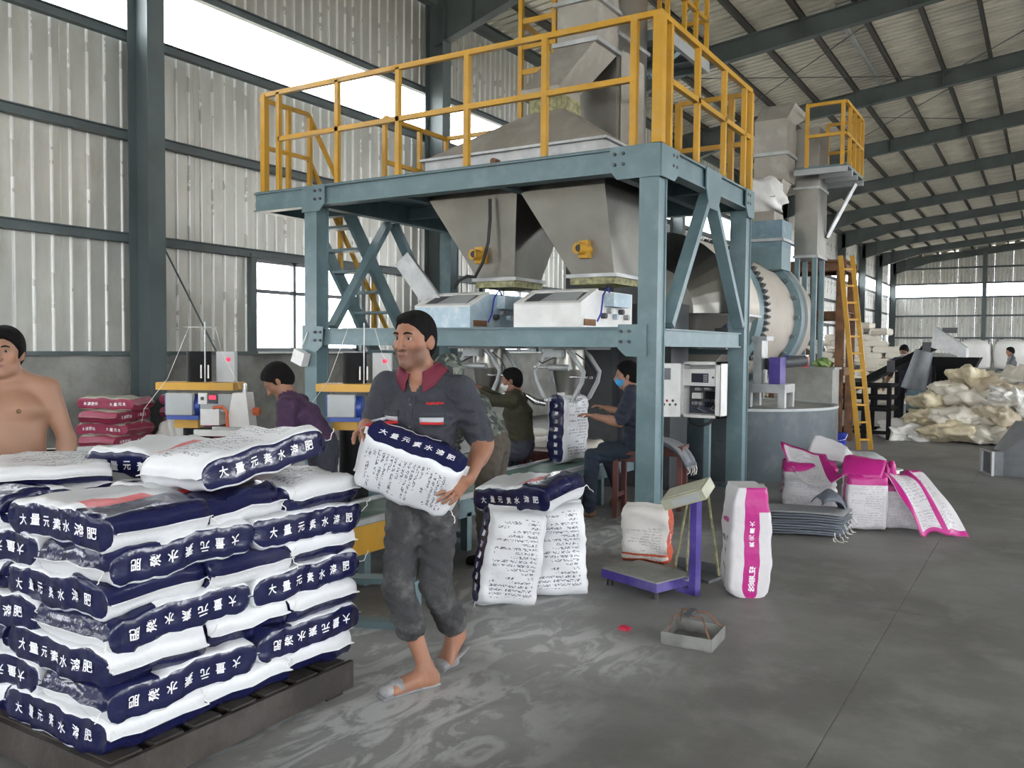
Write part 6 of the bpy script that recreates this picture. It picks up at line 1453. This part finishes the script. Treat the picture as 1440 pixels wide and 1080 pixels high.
# ---- the man carrying a sack
Ft = nrm((.19, -.98, 0)); Rt = np.cross(Ft, (0, 0, 1)); base = A3((-2.45, 3.17, 0))
def B_(r, f, z): return base+Rt*r+Ft*f+A3((0, 0, z))
hF = nrm((.03, -1, -.04))
JM = dict(pel=B_(0, 0, .93), chest=B_(0, .015, 1.24), neck=B_(-.0, .0, 1.43), head=(-2.475, 3.135, 1.578), F=hF, shR=B_(.190, .005, 1.365), shL=B_(-.190, -.005, 1.355),
    elR=(-2.675, 3.06, 1.12), wrR=(-2.565, 2.905, 1.20), handR=((.72, -.60, -.12), (.25, .15, -1), (-.4, -.6, .3), (.75, .8, .85, .85)),
    elL=(-2.205, 3.31, 1.10), wrL=(-2.118, 3.065, .985), handL=((-.10, -.12, -.13), (-.25, .84, .45), (-.5, -.3, .7), (.16, .18, .22, .26)),
    hipR=B_(.085, 0, .86), hipL=B_(-.085, -.01, .86), knR=(-2.475, 3.02, .46), knL=(-2.375, 3.17, .45), anR=(-2.365, 3.09, .085), anL=(-2.405, 3.385, .165), toeR=(-2.445, 2.885, .030), toeL=(-2.425, 3.275, .030))
def vneck(Vt, lab):
    q = Vt-A3(JM['neck']); f, r, z = q@Ft, q@Rt, q[:, 2]
    m_ = (f > .02) & (z > -.085) & (z < .08) & (np.abs(r) < .012+.5*np.maximum(0, z+.085)) & (lab == 1); lab[m_] = 0
    return lab
man, Vt, Q, LH, axh = person('man in slate work shirt with maroon collar walking with a sack in his arms', JM,
    dict(top=1, sleeve=.80, trl={'R': .46, 'L': .74}, foot={'R': 0, 'L': 0}, stubble=.5, eyes=True, skin=(.28, .135, .085), hs=1.06, labfix=vneck, hthick=.006, line=-.008, wr=.0035), .0055)
bv = bvh_of(Vt, Q); d_ = -Ft
def collar(bvh, nk):
    for sg in (1, -1):
        pts = []; n = 16; w = 5
        for i in range(n+1):
            a = math.radians(24+156*i/n); ff = max(0, math.cos(a))**1.0; tip = max(0, 1-i/5.0)
            for j in range(w+1):
                t_ = j/w; rr = .060+.052*t_; p = nk+Ft*math.cos(a)*rr*1.0+Rt*sg*math.sin(a)*rr*1.05+A3((0, 0, .045-.055*t_-.045*ff-.035*tip*t_))
                h_ = bvh.find_nearest(Vector(p)); q = h_[0]; nn_ = h_[1]; dv = Vector(p)-q
                off = .007+.012*math.sin(math.pi*min(1, t_*.9+.1))
                if dv.length < off or dv.dot(nn_) < 0: p = q+nn_*off
                else: p = q+dv.normalized()*max(off, min(dv.length, .02))
                pts.append(Vector(p))
        N = len(pts); m_ = w+1; cen = Vector(nk); bk_ = [p-(p-cen).normalized()*.004 for p in pts]; fs = []
        for i in range(n):
            for j in range(w): a, b_, c, d = i*m_+j, (i+1)*m_+j, (i+1)*m_+j+1, i*m_+j+1; fs += [(a, b_, c, d) if sg > 0 else (d, c, b_, a), (N+d, N+c, N+b_, N+a) if sg > 0 else (N+a, N+b_, N+c, N+d)]
        for i in range(n): fs += [(i*m_+w, (i+1)*m_+w, N+(i+1)*m_+w, N+i*m_+w), (i*m_, N+i*m_, N+(i+1)*m_, (i+1)*m_)]
        for j in range(w): fs += [(j, j+1, N+j+1, N+j), (n*m_+j, N+n*m_+j, N+n*m_+j+1, n*m_+j+1)]
        MB().add(pts+bk_, fs, 0, True).build('collar_lapel', maroon, man)
collar(bv, A3(JM['neck']))
decal(bv, 'pocket_stripe', B_(-.10, .2, 1.225), Rt, (0, 0, 1), .095, .022, d_, stripe_m, man); decal(bv, 'pocket_stripe', B_(.10, .2, 1.225), Rt, (0, 0, 1), .085, .022, d_, stripe_m, man)
decal(bv, 'pocket_trim', B_(-.10, .2, 1.208), Rt, (0, 0, 1), .095, .010, d_, redthread, man); decal(bv, 'pocket_trim', B_(.10, .2, 1.208), Rt, (0, 0, 1), .085, .010, d_, redthread, man)
decal(bv, 'pocket_flap', B_(-.10, .2, 1.250), Rt, (0, 0, 1), .105, .028, d_, grey_sh, man, lift=.008); decal(bv, 'pocket_flap', B_(.10, .2, 1.250), Rt, (0, 0, 1), .095, .028, d_, grey_sh, man, lift=.008)
for k in range(5): decal(bv, 'embroidered_mark', B_(-.075-.013*k, .2, 1.297), Rt, (0, 0, 1), .010, .012 if k % 2 else .009, d_, redthread, man, 2, 2)
decal(bv, 'shirt_placket', B_(0, .2, 1.16), Rt, (0, 0, 1), .035, .34, d_, grey_sh, man, 3, 14, .005)
for k in range(3): 
    h_ = bv.ray_cast(Vector(B_(0, .5, 1.29-.1*k)), Vector(d_)); MB().cyl(h_[0], h_[0]-Vector(d_)*.008, .006, n=10).build('button', dark_grey, man)
def slipper(an, toe, lift):
    an, toe = A3(an), A3(toe); d = toe-an; d[2] = 0; dn = nrm(d); sd = np.cross(dn, (0, 0, 1)); Ss = SDF(); z0 = .012
    heel = A3((an[0], an[1], z0+lift))-dn*.06; tp = A3((toe[0], toe[1], z0))+dn*.015
    Ss.ecap(heel, tp, sd, (.036, .010), (.046, .010), 0, .01); up = SDF(); mid = tp-dn*.06; up.ecap(mid-dn*.035+A3((0, 0, .03)), tp-dn*.015+A3((0, 0, .018)), sd, (.048, .036), (.044, .026), 0, .02)
    Vs, Qs = Ss.mesh(.006); o = sdf_obj('slipper', Vs, Qs, [shoe_m], man); Vs, Qs = up.mesh(.006); sdf_obj('slipper_upper', Vs, Qs, [shoe_m], o)
slipper(JM['anR'], JM['toeR'], 0); slipper(JM['anL'], JM['toeL'], .07)
# the sack he carries: printed back towards the camera, navy side up
cr = A3((.85, .527, 0)); up_ = A3((0, 0, 1)); fw = A3((-.527, .85, 0))
xb = nrm(cr*.93-up_*.36-fw*.04); yb = nrm(-up_*.80+fw*.58-cr*.26); yb = nrm(yb-xb*(yb@xb)); zb_ = np.cross(xb, yb)
Mb = Matrix(((xb[0], yb[0], zb_[0]), (xb[1], yb[1], zb_[1]), (xb[2], yb[2], zb_[2])))
put_bag(car[0], 'fertilizer_sack', 'white sack with navy lettered strip carried in the arms of the walking man', (-2.36, 2.96, 1.015), Mb, None)

# ---- bare-chested man at the left edge
F1 = nrm((.72, -.70, 0)); R1 = np.cross(F1, (0, 0, 1)); b1 = A3((-4.465, 2.36, 0))
def C_(r, f, z): return b1+R1*r+F1*f+A3((0, 0, z))
JS = dict(pel=C_(0, 0, .94), chest=C_(0, .01, 1.22), neck=C_(0, 0, 1.385), head=C_(0, .04, 1.50), F=F1, shR=C_(.185, 0, 1.32), shL=C_(-.185, 0, 1.32), elR=C_(.27, -.03, 1.05), elL=C_(-.265, -.03, 1.05), wrR=C_(.28, .03, .82), wrL=C_(-.255, .02, .82),
    handR=((0, 0, -1), -R1, F1), handL=((0, .05, -1), R1, F1), hipR=C_(.09, 0, .88), hipL=C_(-.09, 0, .88), knR=C_(.1, .03, .48), knL=C_(-.1, .03, .48), anR=C_(.1, 0, .08), anL=C_(-.1, 0, .08), toeR=C_(.12, .16, .03), toeL=C_(-.12, .16, .03))
def pecs(S, L, ax):
    for s in (-1, 1): S.ell(C_(s*.075, .085, 1.23), (R1, F1, (0, 0, 1)), (.075, .045, .055), 0, .05)
sm, Vt, Q, L2, ax2 = person('bare-chested man in dark belted trousers standing behind the sack stack', JS, dict(top=0, sleeve=0, trousers=darktr, skin=(.29, .16, .105), belly=(F1*.035, (.15, .12, .16)), bulk=1.08, eyes=True, extra=[pecs], hthick=.014, line=-.012), .009)
bv = bvh_of(Vt, Q)
for s in (-1, 1): h_ = bv.ray_cast(Vector(C_(s*.09, .5, 1.215)), Vector(-F1)); MB().sphere(h_[0], .012, 10).build('nipple', brown_shoe, sm)
def beltring(bvh, parent, cen, z, mat, n=40, h=.035):
    pts = []
    for k in range(n):
        a = 2*PI*k/n; dv = Vector((math.cos(a), math.sin(a), 0)); hit = bvh.ray_cast(Vector((cen[0], cen[1], z))+dv*.5, -dv); p = hit[0] if hit[0] is not None else Vector((cen[0], cen[1], z))+dv*.15; pts.append(p+dv*.004)
    mb = MB(); mb.loft([[p+Vector((0, 0, -h/2)) for p in pts], [p+Vector((0, 0, h/2)) for p in pts]], cap=False, smooth=True); return mb.build('belt', mat, parent)
bo = beltring(bv, sm, b1, .985, rubber); h_ = bv.ray_cast(Vector(C_(0, .5, .985)), Vector(-F1)); MB().box(h_[0]+Vector(F1)*.008, (.05, .012, .04), math.atan2(R1[1], R1[0])).build('buckle', rust, bo)

# ---- man in the plum shirt bent over the sewing line
def side_person(label, origin, face, lean, sty, res, seat=None, arms=None, headpitch=.3, legs=None, shoulder=.19, hgt=1.0):
    """upper body leaning forward by 'lean' rad along face direction; standing or seated"""
    F = nrm(face); Rv = np.cross(F, (0, 0, 1)); o = A3(origin); zp = seat if seat else .93*hgt
    U = nrm(A3((0, 0, 1))*math.cos(lean)+F*math.sin(lean)); pel = o+A3((0, 0, zp+(.08 if seat else 0))); ch = pel+U*.31*hgt; nk = pel+U*.50*hgt
    hu = nrm(A3((0, 0, 1))*math.cos(lean*.5)+F*math.sin(lean*.5)); hf = nrm(F*math.cos(headpitch)-A3((0, 0, 1))*math.sin(headpitch)+Rv*sty.get('turn', 0)); hd = nk+hu*.125+F*.035
    J = dict(pel=pel, chest=ch, neck=nk, head=hd, F=hf, shR=pel+U*.435*hgt+Rv*shoulder, shL=pel+U*.435*hgt-Rv*shoulder, hipR=pel+Rv*.09-A3((0, 0, .06)), hipL=pel-Rv*.09-A3((0, 0, .06)))
    for s, sg in (('R', 1), ('L', -1)):
        e, w = arms[s]; J['el'+s] = A3(e) if len(e) == 3 else 0; J['wr'+s] = A3(w); dd = A3(w)-A3(e); J['hand'+s] = (dd, (0, 0, -1), (0, 0, 1) if abs(nrm(dd)[2]) < .7 else -Rv*sg)
        if legs: J['kn'+s], J['an'+s], J['toe'+s] = legs[s]
        else: J['kn'+s] = o+Rv*sg*.1+F*.03+A3((0, 0, .49*hgt)); J['an'+s] = o+Rv*sg*.1+A3((0, 0, .09)); J['toe'+s] = o+Rv*sg*.12+F*.17+A3((0, 0, .03))
    sty = dict(sty); sty['U'] = tuple(nrm(A3((0, 0, 1))*math.cos(headpitch*.9)+F*math.sin(headpitch*.9)))
    return person(label, J, sty, res)
o = A3((-4.42, 4.56, 0)); f = nrm((-.85, -.52, 0))
side_person('man in plum shirt bending over the sewing line', o, f, .62, dict(shirt=purple_sh, trousers=darktr, sleeve=.95, skin=(.26, .13, .08), fine=True, hthick=.013), .010, arms=dict(R=((-4.66, 4.52, .82), (-4.82, 4.34, .86)), L=((-4.45, 4.22, .82), (-4.66, 4.12, .88))), headpitch=.75, hgt=.88)
# ---- man in camouflage jacket stooping at the conveyor
o = A3((-3.36, 5.16, 0)); f = nrm((-.92, -.25, 0))
side_person('man in camouflage jacket and khaki trousers stooping over the green conveyor', o, f, .62, dict(shirt=camo_m, trousers=tan_tr, sleeve=1.9, shoes=black_metal, skin=(.26, .13, .08), hthick=.014, bulk=1.12, hairmat=camo_m, hairname='cap'), .010, arms=dict(R=((-3.72, 5.36, .95), (-3.90, 5.28, .74)), L=((-3.68, 4.95, .95), (-3.88, 4.94, .74))), headpitch=.6, hgt=.93)
# ---- man in olive, seated, reaching into the left clamp
o = A3((-4.42, 7.30, 0)); f = nrm((-.86, -.28, 0)); 
side_person('seated man in olive jacket and white mask reaching up to the left bag clamp', o, f, .12, dict(shirt=olive_sh, trousers=darktr, sleeve=1.85, skin=(.2, .09, .06), mask=white_mask, hthick=.006, bulk=1.15, fine=False), .011, seat=.52, arms=dict(R=((-4.66, 7.38, 1.0), (-4.90, 7.30, 1.13)), L=((-4.56, 6.96, 1.04), (-4.82, 6.98, 1.14))), headpitch=.15,
    legs=dict(R=((-4.66, 7.42, .50), (-4.62, 7.34, .09), (-4.76, 7.30, .03)), L=((-4.62, 7.08, .50), (-4.60, 7.02, .09), (-4.74, 6.98, .03))))
# ---- woman seated at the right clamp
o = A3((-3.22, 7.37, 0)); f = nrm((-.93, -.30, 0))
side_person('woman in navy work shirt and blue mask seated at the right bag clamp', o, f, .10, dict(shirt=navy_sh, trousers=jean, sleeve=.85, shoes=brown_shoe, skin=(.34, .18, .12), mask=blue_mask, long=True, bun=True, hthick=.014, fine=True, accent=maroon), .009, seat=.60, arms=dict(R=((-3.34, 7.51, .92), (-3.56, 7.46, .98)), L=((-3.30, 7.17, .88), (-3.49, 7.06, .93))), headpitch=.12,
    legs=dict(R=((-3.60, 7.50, .58), (-3.46, 7.58, .16), (-3.58, 7.56, .05)), L=((-3.57, 7.17, .55), (-3.54, 7.06, .10), (-3.64, 6.98, .03))), shoulder=.165)
# ---- distant workers
o = A3((-2.46, 19.2, 0)); f = nrm((-.25, -.95, 0))
side_person('distant man in dark shirt and mask working at the inclined conveyor', o, f, .2, dict(shirt=navy_sh, trousers=darktr, sleeve=.9, mask=white_mask, fine=False), .02, arms=dict(R=((-2.78, 19.1, 1.02), (-2.82, 18.9, .85)), L=((-2.2, 19.1, 1.02), (-2.25, 18.88, .82))), headpitch=.5)
o = A3((-2.28, 20.8, 0))
side_person('distant man in grey shirt half hidden behind the grey mixer', o, f, .1, dict(shirt=grey_sh, trousers=darktr, sleeve=.9, fine=False), .022, arms=dict(R=((-2.55, 20.75, 1.1), (-2.5, 20.55, .9)), L=((-2.0, 20.75, 1.1), (-2.05, 20.5, .9))), headpitch=.3)
o = A3((-.86, 27.6, 0)); f = nrm((-.9, -.2, 0))
side_person('distant man in dark top standing by the white bulk bags', o, f, .05, dict(shirt=dark_grey, trousers=darktr, sleeve=1.8, fine=False), .022, arms=dict(R=((-.95, 27.88, 1.12), (-1.05, 27.8, .9)), L=((-.93, 27.35, 1.12), (-1.05, 27.35, .9))), headpitch=.2)
